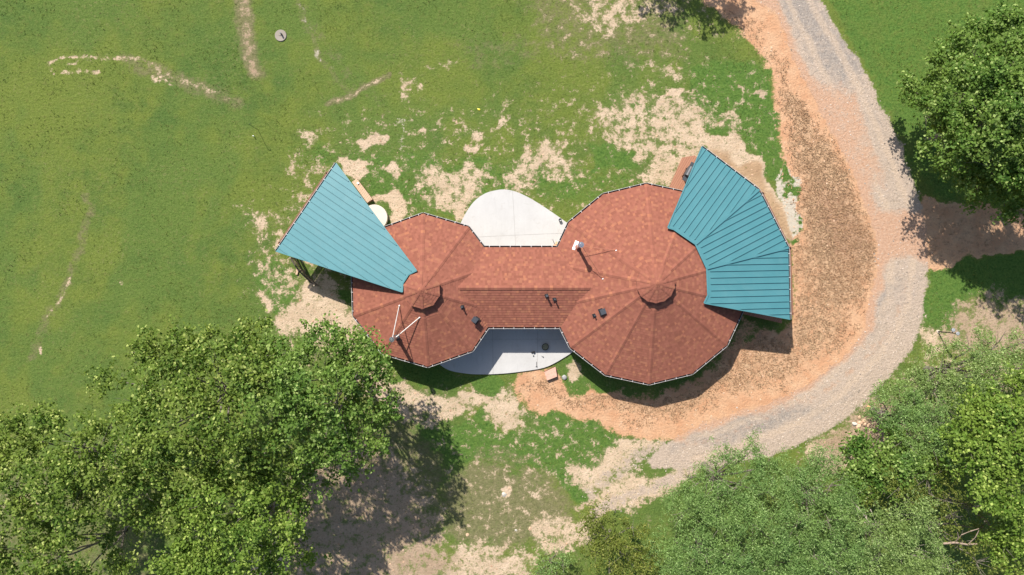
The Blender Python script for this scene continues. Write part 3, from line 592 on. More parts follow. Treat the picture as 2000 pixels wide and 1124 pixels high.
# teal standing-seam porch roofs
def porch_roof(outer, inner_fn, z_out, sl, name='porch_roof'):
    pass
SEAM = .415; ZO = 3.15
def plane_z(p, nrm, D, s): return ZO+s*(D-(p.x*nrm.x+p.y*nrm.y))
def solve(px, py, nrm, D, s):
    z = ZO+.4
    for _ in range(12): p = P(px, py, z); z = plane_z(p, nrm, D, s)
    p.z = z; return p
def clip_seg(poly, p, d):                  # intersections of the 2-D line p+t d with a polygon
    ts = []
    for i in range(len(poly)):
        a = poly[i]; b = poly[(i+1) % len(poly)]; e = b-a; den = d.x*e.y-d.y*e.x
        if abs(den) < 1e-9: continue
        t = ((a.x-p.x)*e.y-(a.y-p.y)*e.x)/den; u = ((a.x-p.x)*d.y-(a.y-p.y)*d.x)/den
        if -1e-6 <= u <= 1+1e-6: ts.append(t)
    return (min(ts), max(ts)) if len(ts) >= 2 else None
def teal_facet(poly, nrm, o0, s, root, trim_in=.22, phase=.12):
    # poly: 3-D points of the facet; nrm: outward 2-D normal of its eave, o0 a point on the eave
    up = Vector((s*nrm.x, s*nrm.y, 1)).normalized(); mb = MB(); th = Vector((0, 0, .05))
    poly = [Vector(p) for p in poly]
    mb.face(poly if (poly[1]-poly[0]).cross(poly[2]-poly[1]).z > 0 else poly[::-1]); mb.face([p-th for p in poly])
    for i in range(len(poly)): a, b = poly[i], poly[(i+1) % len(poly)]; mb.face([a, b, b-th, a-th])
    pan = mb.build('panel', MT, root)
    along = Vector((-nrm.y, nrm.x, 0)); ts = [(p-o0).dot(along) for p in poly]; x = math.floor(min(ts)/SEAM)*SEAM+phase
    sm = MB()
    while x < max(ts):
        c = clip_seg([p.xy.to_3d() for p in poly], Vector((o0.x, o0.y, 0))+along*x, Vector((-nrm.x, -nrm.y, 0)))
        if c:
            t0, t1 = c[0]+.01, c[1]-trim_in
            if t1-t0 > .15:
                q = Vector((o0.x, o0.y, 0))+along*x; a = q-Vector((nrm.x, nrm.y, 0))*t0; b = q-Vector((nrm.x, nrm.y, 0))*t1
                D = o0.x*nrm.x+o0.y*nrm.y; a.z = plane_z(a, nrm, D, s); b.z = plane_z(b, nrm, D, s)
                sm.beam(a+up*.027, b+up*.027, .034, .058)
        x += SEAM
    sm.build('seam', MT, pan)
    return pan
# right-hand fan of three facets
v1, v2, v3, v4 = [P(x, y, ZO) for x, y in ((1371,287),(1482,371),(1539.5,484),(1542.5,624))]
def nrm(a, b):
    d = (b-a).xy.normalized(); n = Vector((d.y, -d.x)); return n if n.dot(((a+b)/2-big).xy) > 0 else -n
nA, nB, nC = nrm(v1, v2), nrm(v2, v3), nrm(v3, v4); DA, DB, DC = v1.xy.dot(nA), v2.xy.dot(nB), v3.xy.dot(nC); SR = .105
porch_r = empty('porch_roof'); porch_r.parent = house; porch_r['label'] = 'teal standing-seam metal roof of three facets over the east porch'
def hip_pt(v, na, nb, px, py):             # point on the hip line through v, at the distance of the seen inner corner
    bis = -(na+nb).normalized(); tgt = solve(px, py, na, v.xy.dot(na), SR); l = (tgt.xy-v.xy).dot(bis); p = (v.xy+bis*l).to_3d(); p.z = plane_z(p, na, v.xy.dot(na), SR); return p
h2 = hip_pt(v2, nA, nB, 1362, 482); h3 = hip_pt(v3, nB, nC, 1381, 528)
iA = [solve(1304, 445, nA, DA, SR), solve(1316, 448.5, nA, DA, SR)]; iC = [solve(1382.5, 577, nC, DC, SR), solve(1375, 592.5, nC, DC, SR)]
teal_facet([v1, iA[0], iA[1], h2, v2], nA, v1, SR, porch_r); teal_facet([v2, h2, h3, v3], nB, v2, SR, porch_r, phase=.05); teal_facet([v3, h3, iC[0], iC[1], v4], nC, v3, SR, porch_r, phase=.2)
mb = MB()
for a, b in ((v2, h2), (v3, h3)):
    d = (b-a).normalized(); mb.beam(a+Vector((0, 0, .05)), b+Vector((0, 0, .05)), .15, .05)
for a, b in ((v1, iA[0]), (v4, iC[1])): mb.beam(a+Vector((0, 0, .015)), b+Vector((0, 0, .015)), .07, .07)
inn = [iA[0], iA[1], h2, h3, iC[0], iC[1]]
for a, b in zip(inn[:-1], inn[1:]): mb.beam(a+Vector((0, 0, .03)), b+Vector((0, 0, .03)), .10, .045)
mb.build('flashing', MT, porch_r)
for a, b, n_ in ((v1, v2, nA), (v2, v3, nB), (v3, v4, nC)): gutter(a.xy, b.xy, ZO-.03, n_, .76, .12, hang=True, parent=porch_r)
# left-hand single facet
w1, w2 = P(656, 319, ZO+.05), P(538.5, 491, ZO+.05); w1.z = w2.z = ZO
nL = (w2-w1).xy.normalized(); nL = Vector((nL.y, -nL.x)); nL = nL if nL.dot((w1-small).xy) > 0 else -nL; DL = w1.xy.dot(nL); SL = .105
porch_l = empty('porch_roof'); porch_l.parent = house; porch_l['label'] = 'pale teal kite-shaped metal roof over the west porch'
il = [solve(x, y, nL, DL, SL) for x, y in ((814,529),(798,537),(787,554),(786,571))]
teal_facet([w1, il[0], il[1], il[2], il[3], w2], nL, w1, SL, porch_l, .16, .1)
mb = MB()
for a, b in ((w1, il[0]), (w2, il[3])): mb.beam(a+Vector((0, 0, .015)), b+Vector((0, 0, .015)), .06, .06)
for a, b in zip(il[:-1], il[1:]): mb.beam(a+Vector((0, 0, .03)), b+Vector((0, 0, .03)), .08, .04)
mb.build('flashing', MT, porch_l)
gutter(w1.xy, w2.xy, ZO-.03, nL, .80, .11, hang=True, parent=porch_l)

# walls, windows, doors
def wall_poly(c, r, n, a0): return [(p.x, p.y) for p in ring(c, r, n, a0, 0)]
for c, r, n, a0, zt in ((big, RB-.55, NB, AB, EZ+.20), (small, RSM-.5, NS, AS, EZ+.18)):
    mb = MB(); pts = wall_poly(c, r, n, a0)
    mb.prism(pts, 0, zt); wl_ = mb.build('wall', M_WALL, house)
    for k in range(n):
        a = Vector((*pts[k], 0)); b = Vector((*pts[(k+1) % n], 0)); m = (a+b)/2; o = (m-Vector((c.x, c.y, 0))).normalized()
        inner = (c is big and o.x < -.75) or (c is small and o.x > .75)
        if inner or k % 2: continue
        ang = math.atan2(o.y, o.x)
        f = MB(); f.box(m+o*.02+Vector((0, 0, 1.45)), (.06, 1.1, 1.2), ang); fo = f.build('window', M_TRIM, house)
        g = MB(); g.box(m+o*.04+Vector((0, 0, 1.45)), (.06, .94, 1.04), ang); g.build('pane', M_GLASS, fo)
mb = MB(); mb.prism([(gxl, gy0+.5), (gxr, gy0+.5), (gxr, gy1-.5), (gxl, gy1-.5)], 0, EZ+.05); mb.build('wall', M_WALL, house)
for yy, s in ((gy0+.5, -1), (gy1-.5, 1)):
    for x0 in (-.3, 1.9):
        f = MB(); f.box((x0, yy+s*.02, 1.1), (.95, .06, 2.1)); fo = f.build('door', M_TRIM, house); g = MB(); g.box((x0, yy+s*.04, 1.15), (.7, .06, 1.7)); g.build('pane', M_GLASS, fo)
# porches
def deck(pts_px, z, mat, name='deck'):
    mb = MB(); mb.prism(ccw([(p.x, p.y) for p in PP(pts_px, z)]), z-.16, z); return mb.build(name, mat, house)
deck([(1333,308),(1357,304),(1374,318),(1474,392),(1524,492),(1527,632),(1440,611),(1380,520),(1302,378)], .62, M_DECK)
deck([(660,345),(702,392),(762,470),(700,530),(640,512),(600,470)], .45, M_DECK)
for x, y in ((1374,312),(1474,384),(1526,488),(1530,612),(650,345),(560,478),(608,412)):
    p = P(x, y, 1.5); b = MB(); b.box((p.x, p.y, 1.53), (.15, .15, 3.0)); b.build('porch_post', M_TIMBER, house)
for pts in (((1374,312),(1474,384),(1526,488),(1530,612)), ((650,345),(560,478))):
    q = [P(x, y, 1.5) for x, y in pts]; mb = MB()
    for a, b in zip(q[:-1], q[1:]): mb.beam((a.x, a.y, ZO-.22), (b.x, b.y, ZO-.22), .1, .2)
    if len(q) > 2: a = q[-1]; b = big+Vector((6.0, -1.0, 0)); mb.beam((a.x, a.y, ZO-.2), (b.x, b.y, ZO+.1), .1, .2)
    mb.build('porch_beam', M_TIMBER, house)
# rooftop fittings
def roof_z(p):
    zz = 0
    for c, ap, n, a0, r in ((big, zb, NB, AB, RB), (small, zs, NS, AS, RSM)):
        d = Vector((p.x-c.x, p.y-c.y)); a = (math.atan2(d.y, d.x)-a0) % (2*math.pi/n)-math.pi/n; zz = max(zz, ap-PITCH*d.length*math.cos(a))
    return max(zz, rz-PITCH*abs(p.y-ym))
def on_roof(px, py):
    z = 3.5
    for _ in range(12): p = P(px, py, z); z = roof_z(p)
    p.z = z; return p
def chimney(bx, by, h, ends, lab, plate=None, r=.10, capr=.185):
    b = on_roof(bx, by); top = b+Vector((0, 0, h)); m = MB(); m.tube(b-Vector((0, 0, .1)), top, r, n=20)
    c = m.build('chimney', M_STEEL, house, True, True); c['label'] = lab
    m = MB(); m.tube(top-Vector((0, 0, .30)), top-Vector((0, 0, .06)), capr*.82, capr, 20); m.tube(top-Vector((0, 0, .06)), top, capr, capr*.96, 20); m.tube(top, top+Vector((0, 0, .035)), capr*.62, capr*.5, 20); m.build('rain_cap', M_STEEL, c)
    m = MB(); m.tube(b-Vector((0, 0, .15)), b+Vector((0, 0, .22)), r*2.0, r*1.15, 20); m.tube(b+Vector((0, 0, .3)), b+Vector((0, 0, .34)), r*1.6, r*1.5, 20); m.build('storm_collar', M_RUST if plate else M_DGREY, c)
    if plate:
        m = MB(); q = [on_roof(x, y) for x, y in plate]; q = [p+Vector((0, 0, .05)) for p in q]; m.face(ccw(q)); m.face([p-Vector((0, 0, .01)) for p in q])
        for i in range(4): m.face([q[i], q[(i+1) % 4], q[(i+1) % 4]-Vector((0, 0, .04)), q[i]-Vector((0, 0, .04))])
        m.build('flashing_plate', M_WHITE, c)
    for (ex, ey), hh in ends:
        e = on_roof(ex, ey); m = MB(); m.tube(b+Vector((0, 0, h*hh)), e+Vector((0, 0, .04)), .017 if plate else .03, n=8); m.build('brace_rod', M_RUST if plate else M_RODL, c)
        m = MB(); m.box(e+Vector((0, 0, .05)), (.09, .06, .04), .5); m.build('bracket', M_WHITE, c)
chimney(1128, 483, 2.45, (((1203,489.5), .45), ((1177,545), .95)), 'steel chimney with a white flashing plate on the larger wing', ((1124,470),(1131,473),(1122,489),(1117,487)))
chimney(776, 659, 2.15, (((780,597), .9), ((819.5,620.5), .45)), 'steel chimney held by two pale rods on the smaller wing', None, .12, .17)
def pipe_vent(px, py, h=.42, r=.05):
    b = on_roof(px, py); m = MB(); m.box(b+Vector((0, 0, .05)), (.24, .24, .03), .3); m.tube(b, b+Vector((0, 0, .14)), .11, .06, 12); o = m.build('pipe_vent', M_BLACK, house)
    m = MB(); m.tube(b, b+Vector((0, 0, h)), r, n=12); m.build('pipe', M_BLACK, o)
    m = MB(); m.tube(b+Vector((0, 0, h)), b+Vector((0, 0, h+.02)), r*1.25, n=12); m.build('collar', M_DGREY, o)
for x, y, h, r in ((1067.5,578,.5,.065),(1083,585,.45,.045),(1160.5,616.5,.35,.045),(903,600,.4,.05)): pipe_vent(x, y, h, r)
def box_vent(px, py, rz_, h=.26):
    b = on_roof(px, py); m = MB(); m.box(b+Vector((0, 0, .03)), (.50, .48, .03), rz_); m.box(b+Vector((0, 0, h/2)), (.26, .26, h), rz_); o = m.build('box_vent', M_BLACK, house)
    m = MB(); M_ = Matrix.Translation(b+Vector((0, 0, h+.02))) @ Matrix.Rotation(rz_, 4, 'Z') @ Matrix.Rotation(.12, 4, 'Y'); m.box(None, (.36, .36, .06), M=M_); m.build('hood', M_DGREY, o)
box_vent(1177, 609, R(20), .2); box_vent(928, 624.5, R(-35), .45)

# ---------------------------------------------------------------- patios and steps
def slab(name, pts_px, z, mat, label, cat='patio'):
    mb = MB(); mb.prism(ccw([(p.x, p.y) for p in PP(pts_px, z)]), -.05, z); o = mb.build(name, mat); struct(o, label, cat); return o
NP = spline([(898,439),(913,411),(928,392),(946,379),(964,373),(985,370.5),(1008,375),(1034,387),(1062,404),(1090,423),(1108,436)], 6, False)
slab('patio', NP+[(1140,500),(1120,520),(1100,545),(925,545),(890,480),(880,450)], .08, MC, 'sunlit white concrete patio with a rounded edge north of the house')
SP = spline([(1116,690),(1090,706),(1070,716),(1050,721.5),(1020,726),(990,729.5),(954,731.5),(920,731),(886,726),(868,719),(855,709)], 6, False)
slab('patio', SP+[(840,690),(900,640),(930,600),(1110,600),(1150,650)], .12, MC, 'half-shaded grey concrete patio with a rounded edge south of the house')
def joint(pts, z):
    mb = MB(); q = PP(pts, z)
    for a, b in zip(q[:-1], q[1:]):
        d = (b-a).normalized(); s = Vector((-d.y, d.x, 0))*.012; mb.face([a-s, b-s, b+s, a+s])
    return mb
jm = MB()
for pts, z in ((((1001,374),(1005,440),(1007,483)), .0845), (((932,463.5),(1000,460),(1098,456)), .0845), (((962,640),(963,731)), .1245), (((930,663),(1110,663)), .1245), (((1050,648),(1050,722)), .1245)):
    m = joint(pts, z); jm.v, off = jm.v, len(jm.v); jm.f += [tuple(i+off for i in f) for f in m.f]; jm.mi += m.mi; jm.uv += m.uv; jm.v += m.v
struct(jm.build('patio_joint', simple('joint_dark', (.33, .31, .29))), 'thin control joints cut in the two patios', 'joint')

def step_box(name, pts_px, z, top, side, label):
    mb = MB(); pts = ccw([(p.x, p.y) for p in PP(pts_px, z)]); mb.prism(pts, 0, z, 0, 1); o = mb.build(name, [top, side]); tag(o, label, 'step'); return o
step_box('wooden_step', [(1063,727),(1085,717),(1088,736),(1068.5,743.5)], .32, simple('pink_board', (.60, .36, .27), .8), simple('dark_red_riser', (.16, .06, .045), .8), 'pinkish wooden step with a dark red riser below the south patio')
step_box('wooden_step', [(687,356),(696.5,348.5),(727.5,389.5),(717,396.5)], .38, M_PINE, M_TIMBER, 'long pale pine step beside the pale teal west porch roof')
mb = MB(); c = P(731, 425, .4); mb.tube((c.x, c.y, 0), (c.x, c.y, .4), .90, .90, 40); tag(mb.build('round_stoop', MC2), 'round cream concrete stoop half under the pale teal roof', 'stoop')
p = P(699, 358.5, .45); mb = MB(); mb.box((p.x, p.y, .41), (.13, .12, .06), .6); mb.box((p.x, p.y, .45), (.09, .08, .03), .6); tag(mb.build('white_block', M_WHITE), 'small white block lying on the long pine step', 'block')

# railing beside the west porch
rl = empty('wooden_railing', P(590, 530)); tag(rl, 'weathered wooden railing with close balusters bending around the west porch corner', 'railing')
def off(o, par):                           # parts are built in world coordinates: give them the parent without moving them
    o.parent = par; o.matrix_parent_inverse = Matrix.Translation(-par.location); return o
RP = [P(580, 506), P(596, 530), P(621, 558)]
rmb = MB(); bot = MB(); M_RAIL = simple('weathered_rail', (.30, .24, .18), .85); M_DRAIL = simple('dark_rail', (.085, .065, .05), .85)
for a, b in zip(RP[:-1], RP[1:]):
    za, zb2 = (1.45, 1.45) if a is RP[0] else (1.45, .95)
    rmb.beam((a.x, a.y, za), (b.x, b.y, zb2), .09, .05); bot.beam((a.x, a.y, za-.85), (b.x, b.y, zb2-.85), .07, .05)
    k = 11
    for i in range(k):
        t = (i+.5)/k; q = a.lerp(b, t); zt = za+(zb2-za)*t; m = MB(); m.box((q.x, q.y, zt-.43), (.04, .04, .80)); off(m.build('baluster', M_PINE), rl)
off(rmb.build('top_rail', M_DRAIL), rl); off(bot.build('bottom_rail', M_DRAIL), rl)
for q, z in zip(RP, (1.5, 1.5, 1.0)): m = MB(); m.box((q.x, q.y, z/2), (.1, .1, z)); off(m.build('post', M_RAIL), rl)
m = MB(); p = P(579.5, 531, .2); m.box((p.x, p.y, .1), (.14, .42, .08), R(-12)); tag(m.build('loose_board', M_PINE), 'short pale board lying on the grass outside the wooden railing', 'board')

# ---------------------------------------------------------------- small things
def blob(name, c, r, mat, label, cat, seed, sz=(1, 1, .6), group=None):
    bm = bmesh.new(); bmesh.ops.create_icosphere(bm, subdivisions=2, radius=r); rn = random.Random(seed)
    ks = [Vector((rn.uniform(-1, 1), rn.uniform(-1, 1), rn.uniform(-1, 1))).normalized() for _ in range(7)]; ds = [rn.uniform(.55, .85) for _ in ks]
    for v in bm.verts:
        for k, d in zip(ks, ds):
            e = v.co.dot(k)-d*r
            if e > 0: v.co -= k*e
        v.co = Vector((v.co.x*sz[0], v.co.y*sz[1], v.co.z*sz[2]))
    me = bpy.data.meshes.new(name); bm.to_mesh(me); bm.free(); o = link(name, me, mat); o.location = (c.x, c.y, c.z+r*sz[2]*.55); o.rotation_euler = (0, 0, rn.uniform(0, 6)); tag(o, label, cat, group); return o
blob('rock', P(1102, 737), .19, simple('grey_rock', (.36, .35, .34), .9, .1, 0, .35, 10), 'pale grey rock in the grass beside the pinkish wooden step', 'rock', 4)
rk = [((1669,828),.15,'white rock at the left end of the rubble pile under the trees',M_WROCK,1),((1678,815),.11,'small tan rock at the top of the rubble pile',M_ROCK,2),((1687,823),.14,'long tan rock in the middle of the rubble pile',M_ROCK,3),((1679,826),.14,'cream rock beside the white one in the rubble pile',M_ROCK,4),
      ((1676,833),.17,'wide pinkish slab rock at the front of the rubble pile',M_ROCK,5),((1689,829),.13,'pinkish rock at the right side of the rubble pile',M_ROCK,6),((1696,831),.12,'rightmost reddish rock of the rubble pile',M_ROCK,7),((1697,797),.14,'lone orange rock on the brown bank above the rubble pile',simple('orange_rock',(.66,.36,.17),.9),8)]
for (x, y), r, lb, m, s in rk: blob('rock', P(x, y), r*1.15, m, lb, 'rock', s, (1.3, .9, .6), 'rocks on the bank beside the drive')
for i, ((x, y), r, lb) in enumerate([((995,954),.11,'pale stone in the dry grass south of the lawn'),((985,966),.20,'broad flat pale stone south of the green lawn strip'),((913,1045),.13,'pale stone beside the tree shadow, left in the dry grass'),((1008,1036),.10,'small pale stone low in the dry grass'),((1035,1033),.14,'longish pale stone at the edge of the bare soil')]):
    blob('stone', P(x, y)-Vector((0, 0, .03)), r, M_WROCK if i % 2 else M_ROCK, lb, 'stone', 20+i, (1, 1, .4), 'stones in the dry grass')
# fire bowl
c = P(1065, 678, .3); m = MB(); N = 24
prof = [(.08, .13), (.16, .16), (.22, .25), (.245, .34), (.230, .34), (.20, .27), (.14, .19), (.0, .18)]
for (r0, z0), (r1, z1) in zip(prof[:-1], prof[1:]):
    for i in range(N):
        a, b = 2*math.pi*i/N, 2*math.pi*(i+1)/N; m.face([(c.x+r0*math.cos(a), c.y+r0*math.sin(a), z0), (c.x+r0*math.cos(b), c.y+r0*math.sin(b), z0), (c.x+r1*math.cos(b), c.y+r1*math.sin(b), z1), (c.x+r1*math.cos(a), c.y+r1*math.sin(a), z1)])
fb = empty('fire_bowl', (c.x, c.y, .12)); tag(fb, 'round blackened fire bowl full of ash on the shaded south patio', 'fire bowl'); off(m.build('bowl', M_SCHAR, None, True, True), fb)
m = MB(); m.tube((c.x, c.y, .20), (c.x, c.y, .29), .14, .205, 20); off(m.build('ash', M_ASH), fb)
for k in range(3): a = k*2.1+.4; m = MB(); m.tube((c.x+.2*math.cos(a), c.y+.2*math.sin(a), .12), (c.x+.13*math.cos(a), c.y+.13*math.sin(a), .2), .014); off(m.build('leg', M_SCHAR), fb)
# bits on the south patio
def thing_mesh(name, mb, mat, label, cat, grp=None): return tag(mb.build(name, mat), label, cat, grp)
m = MB(); p = P(1048, 712, .13); m.beam((p.x, p.y+.18, .145), (p.x, p.y-.16, .145), .028, .03); m.beam((p.x-.06, p.y-.17, .145), (p.x+.06, p.y-.17, .145), .04, .03); thing_mesh('hand_brush', m, M_BLACK, 'thin dark T-handled tool lying on the sunlit part of the south patio', 'tool')
m = MB(); p = P(1060, 697.5, .13); m.beam((p.x-.08, p.y+.04, .14), (p.x+.03, p.y, .14), .03, .03); m.tube((p.x+.03, p.y-.01, .12), (p.x+.03, p.y-.01, .18), .045, .03); thing_mesh('garden_tap', m, M_DGREY, 'small dark hose nozzle on the sunlit edge of the south patio', 'nozzle')
m = MB(); p = P(1042, 695.5, .13); m.tube((p.x, p.y, .12), (p.x, p.y, .19), .05, .04); m.tube((p.x, p.y, .19), (p.x, p.y, .22), .025, .02); thing_mesh('small_jar', m, M_DGREY, 'small dark pot standing right at the shadow line of the south patio', 'pot')
m = MB(); p = P(1039, 689, .13); m.tube((p.x, p.y, .12), (p.x, p.y, .2), .05, .06); m.tube((p.x+.14, p.y+.02, .12), (p.x+.14, p.y+.02, .24), .07, .08); thing_mesh('plant_pots', m, M_BLACK, 'two little dark pots touching in the shade of the south patio', 'pots')
# bucket and broom on the north patio
bk = empty('metal_bucket', P(1093.5, 430.5, .08)); tag(bk, 'small dark round bucket near the right corner of the white north patio', 'bucket'); c = bk.location
m = MB(); n = 20
for (r0, z0, r1, z1) in ((.085, 0, .105, .27), (.105, .27, .095, .27), (.095, .27, .075, .03)):
    for i in range(n):
        a, b = 2*math.pi*i/n, 2*math.pi*(i+1)/n; m.face([(r0*math.cos(a), r0*math.sin(a), z0), (r0*math.cos(b), r0*math.sin(b), z0), (r1*math.cos(b), r1*math.sin(b), z1), (r1*math.cos(a), r1*math.sin(a), z1)])
m.build('shell', M_DGREY, bk, True, True); m = MB(); m.tube((0, 0, .03), (0, 0, .14), .07, n=16); m.build('filling', M_WHITE, bk)
for s in range(5): pass
m = MB(); pr = [(.1*math.cos(a), 0.02*math.sin(2*a), .27+.07*math.sin(a)) for a in [math.pi*i/8 for i in range(9)]]
for a, b in zip(pr[:-1], pr[1:]): m.tube(a, b, .007, n=6)
m.build('handle', M_BLACK, bk)
br = empty('broom', P(1084, 477, .08)); tag(br, 'broom with a dark handle and orange head at the north patio edge', 'broom'); 
m = MB(); m.tube((-.18, .30, .22), (-.02, -.02, .06), .016, n=8); m.build('handle', M_DGREY, br); m = MB(); m.box((0, -.08, .05), (.26, .09, .09), .3); m.build('head', M_ORG, br)
m = MB(); p = P(1087, 475, .15); m.tube((p.x, p.y, .08), (p.x, p.y, .22), .07, .085, 16); m.tube((p.x, p.y, .22), (p.x, p.y, .232), .09, .085, 16); thing_mesh('tan_tub', m, simple('tan_plastic', (.62, .38, .2)), 'little round tan tub between the broom and the gutter corner', 'tub')
# gas grill on the east porch
g0 = P(1341, 340, .62); gr = empty('gas_grill', (g0.x, g0.y, .62)); gr.rotation_euler = (0, 0, R(62)); tag(gr, 'black gas grill with side shelf standing on the red-brown porch deck', 'grill')
m = MB()
for x in (-.28, .28):
    for y in (-.2, .2): m.box((x, y, .3), (.05, .05, .6))
m.box((0, 0, .2), (.6, .44, .04)); m.build('cart', M_BLACK, gr)
m = MB(); n = 10; pr = [(.24*math.cos(math.pi*i/n), .26*math.sin(math.pi*i/n)) for i in range(n+1)]
for (y0, z0), (y1, z1) in zip(pr[:-1], pr[1:]): m.face([(-.33, y0, .78+z0), (.33, y0, .78+z0), (.33, y1, .78+z1), (-.33, y1, .78+z1)])
for x in (-.33, .33): m.face([(x, y, .78+z) for y, z in pr])
m.box((0, 0, .69), (.66, .48, .17)); m.build('lid', M_DGREY, gr)
for x in (-.52, .52): m = MB(); m.box((x, 0, .74), (.34, .42, .035)); m.build('shelf', M_DGREY, gr)
m = MB(); m.tube((-.25, -.28, .84), (.25, -.28, .84), .015, n=8); m.build('handle', M_STEEL, gr)
# well cover in the meadow
c = P(548.5, 70); wc = empty('well_cover', c); tag(wc, 'round weathered concrete cover with a short pipe in the open meadow', 'cover')
m = MB(); m.tube((0, 0, 0), (0, 0, .07), .42, .40, 28); m.build('disc', M_LIDC, wc); m = MB(); m.tube((.09, .05, .07), (.09, .05, .38), .055, n=14); m.build('pipe', M_DGREY, wc); m = MB(); m.tube((-.05, .08, .07), (-.05, .08, .10), .12, n=18); m.build('inner_lid', M_LIDC, wc)
m = MB(); p = P(497, 267); m.box((p.x, p.y, .12), (.04, .03, .24)); m.box((p.x, p.y, .25), (.07, .05, .03)); thing_mesh('marker_stake', m, M_WHITE, 'short white stake in the meadow beside the thin tall rod', 'stake')
m = MB(); p = P(504, 254); pts = [(0, 0, 0), (0, 0, 1.6), (.05, 0, 1.78), (.16, 0, 1.80), (.2, 0, 1.68)]
for a, b in zip(pts[:-1], pts[1:]): m.tube(p+Vector(a), p+Vector(b), .016, n=8)
thing_mesh('garden_hook', m, simple('green_metal', (.05, .09, .03)), 'thin tall dark green hooked rod standing alone in the meadow', 'garden hook')
blob('yellow_scrap', P(935, 214), .10, M_YEL, 'small bright yellow plastic scrap on the lawn north of the white patio', 'scrap', 9, (1.2, .8, .4))
# lamp post by the drive
lp0 = P(1832, 648); lp = empty('lamp_post', lp0); tag(lp, 'black lamp post with two round lamp heads on the grass beside the drive', 'lamp post')
m = MB(); m.tube((0, 0, 0), (0, 0, .06), .12, .10, 20); m.build('base', simple('pale_footing', (.6, .5, .4)), lp); m = MB(); m.tube((0, 0, .06), (0, 0, 1.98), .045, .032, 12); m.build('pole', M_BLACK, lp)
for (x, y, z) in ((.02, .0, 2.0), (-.10, .22, 1.72)):
    m = MB(); m.beam((0, 0, z-.12), (x, y, z-.06), .03, .03); m.tube((x, y, z-.08), (x, y, z+.12), .07, .14, 18); o = m.build('lamp_head', M_DGREY, lp)
    m = MB(); m.tube((x, y, z+.12), (x, y, z+.135), .125, .10, 18); m.build('lens', simple('lamp_lens', (.30, .31, .33), .3), o)

# ---------------------------------------------------------------- trees
def leaf_mat(name, dark, light, yel, tr=.28, rough=.5):
    t = NT(name); g = t.n.new('ShaderNodeNewGeometry'); r = g.outputs['Random Per Island']; v = t.coord()
    m = t.rng(t.noise(v, .55, 3), .32, .68); c = t.mix(r, dark, light); m2 = t.rng(t.noise(v, 1.9, 3), .36, .64); c = t.mix(t.math('MULTIPLY', m2, .55), c, tuple(.5*(a+b) for a, b in zip(dark, (.02, .06, .01)))); c = t.mix(t.math('MULTIPLY', m, .55), c, yel); c = t.mix(t.math('MULTIPLY', t.math('GREATER_THAN', r, .88), .75), c, (min(1, yel[0]*1.75), min(1, yel[1]*1.6), yel[2]*2.6))  # brightest leaves carry sun highlights painted into their colour
    t.out(c, .55, .14); tl = t.n.new('ShaderNodeBsdfTranslucent'); t.put(tl.inputs[0], t.mix(.35, c, (.34, .44, .02))); mx = t.n.new('ShaderNodeMixShader'); mx.inputs[0].default_value = tr
    t.l.new(t.b.outputs[0], mx.inputs[1]); t.l.new(tl.outputs[0], mx.inputs[2]); t.l.new(mx.outputs[0], t.n['Material Output'].inputs[0]); return t.m
LM = {'oak': leaf_mat('oak_leaves', (.044, .108, .014), (.190, .285, .046), (.260, .318, .058)),
      'maple': leaf_mat('maple_leaves', (.040, .112, .016), (.165, .285, .052), (.230, .315, .062)),
      'locust': leaf_mat('locust_leaves', (.092, .190, .050), (.250, .385, .125), (.230, .335, .080)),
      'lime': leaf_mat('lime_leaves', (.068, .148, .018), (.215, .325, .055), (.255, .335, .052)),
      'olive': leaf_mat('olive_leaves', (.080, .115, .014), (.235, .275, .068), (.195, .215, .035)),
      'feather': leaf_mat('pale_feathery_leaves', (.105, .190, .048), (.310, .415, .150), (.280, .375, .095))}
def crown_mesh(name, lobes, kind, seed, leaf, per, dens):
    rs = np.random.RandomState(seed); C = []; Nn = []; S = []
    for (x, y, z, r) in lobes:
        c0 = np.array(P(x, y, z)); nt = int(dens*r*r*46); ns = int(4+r*r*4.0)
        u = rs.randn(ns, 3); u /= np.linalg.norm(u, axis=1)[:, None]; u[:, 2] = np.where(u[:, 2] < -.25, -u[:, 2], u[:, 2])
        rad = r*(.45+.62*rs.rand(ns)**.6)
        sc = c0+u*rad[:, None]*np.array([1, 1, .9]); sz = rs.uniform(.55, 1.25, ns); w_ = sz**2; ki = rs.choice(ns, nt, p=w_/w_.sum())
        tc = sc[ki]+rs.randn(nt, 3)*(sz[ki]*.32)[:, None]*np.array([1, 1, .50]); u = u[ki]
        n = per; k = np.repeat(np.arange(nt), n); tw = rs.uniform(.12, .30, nt)[k][:, None]
        off_ = rs.randn(len(k), 3)*tw*.8*np.array([1, 1, .42]); droop = -.35*(off_[:, 0]**2+off_[:, 1]**2)
        p = tc[k]+off_; p[:, 2] += droop; C.append(p)
        nn = rs.randn(len(k), 3)*.75+np.array([0, 0, 1.0])+u[k]*.35; Nn.append(nn/np.linalg.norm(nn, axis=1)[:, None]); S.append(rs.uniform(.6, 1.25, len(k)))
    C = np.concatenate(C); Nn = np.concatenate(Nn); S = np.concatenate(S)[:, None]; k = C[:, 2] > .15; C, Nn, S = C[k], Nn[k], S[k]
    a = rs.randn(len(C), 3); a -= (a*Nn).sum(1)[:, None]*Nn; a /= np.linalg.norm(a, axis=1)[:, None]; b = np.cross(Nn, a)
    l, w = leaf; cup = Nn*l*.10*S
    v = np.stack([C-a*l*.5*S, C+b*w*.5*S+cup-a*l*.05*S, C+a*l*.5*S, C-b*w*.5*S+cup-a*l*.05*S], 1).reshape(-1, 3)
    q = np.arange(len(v)).reshape(-1, 4); return grid_mesh(name, v, q), C
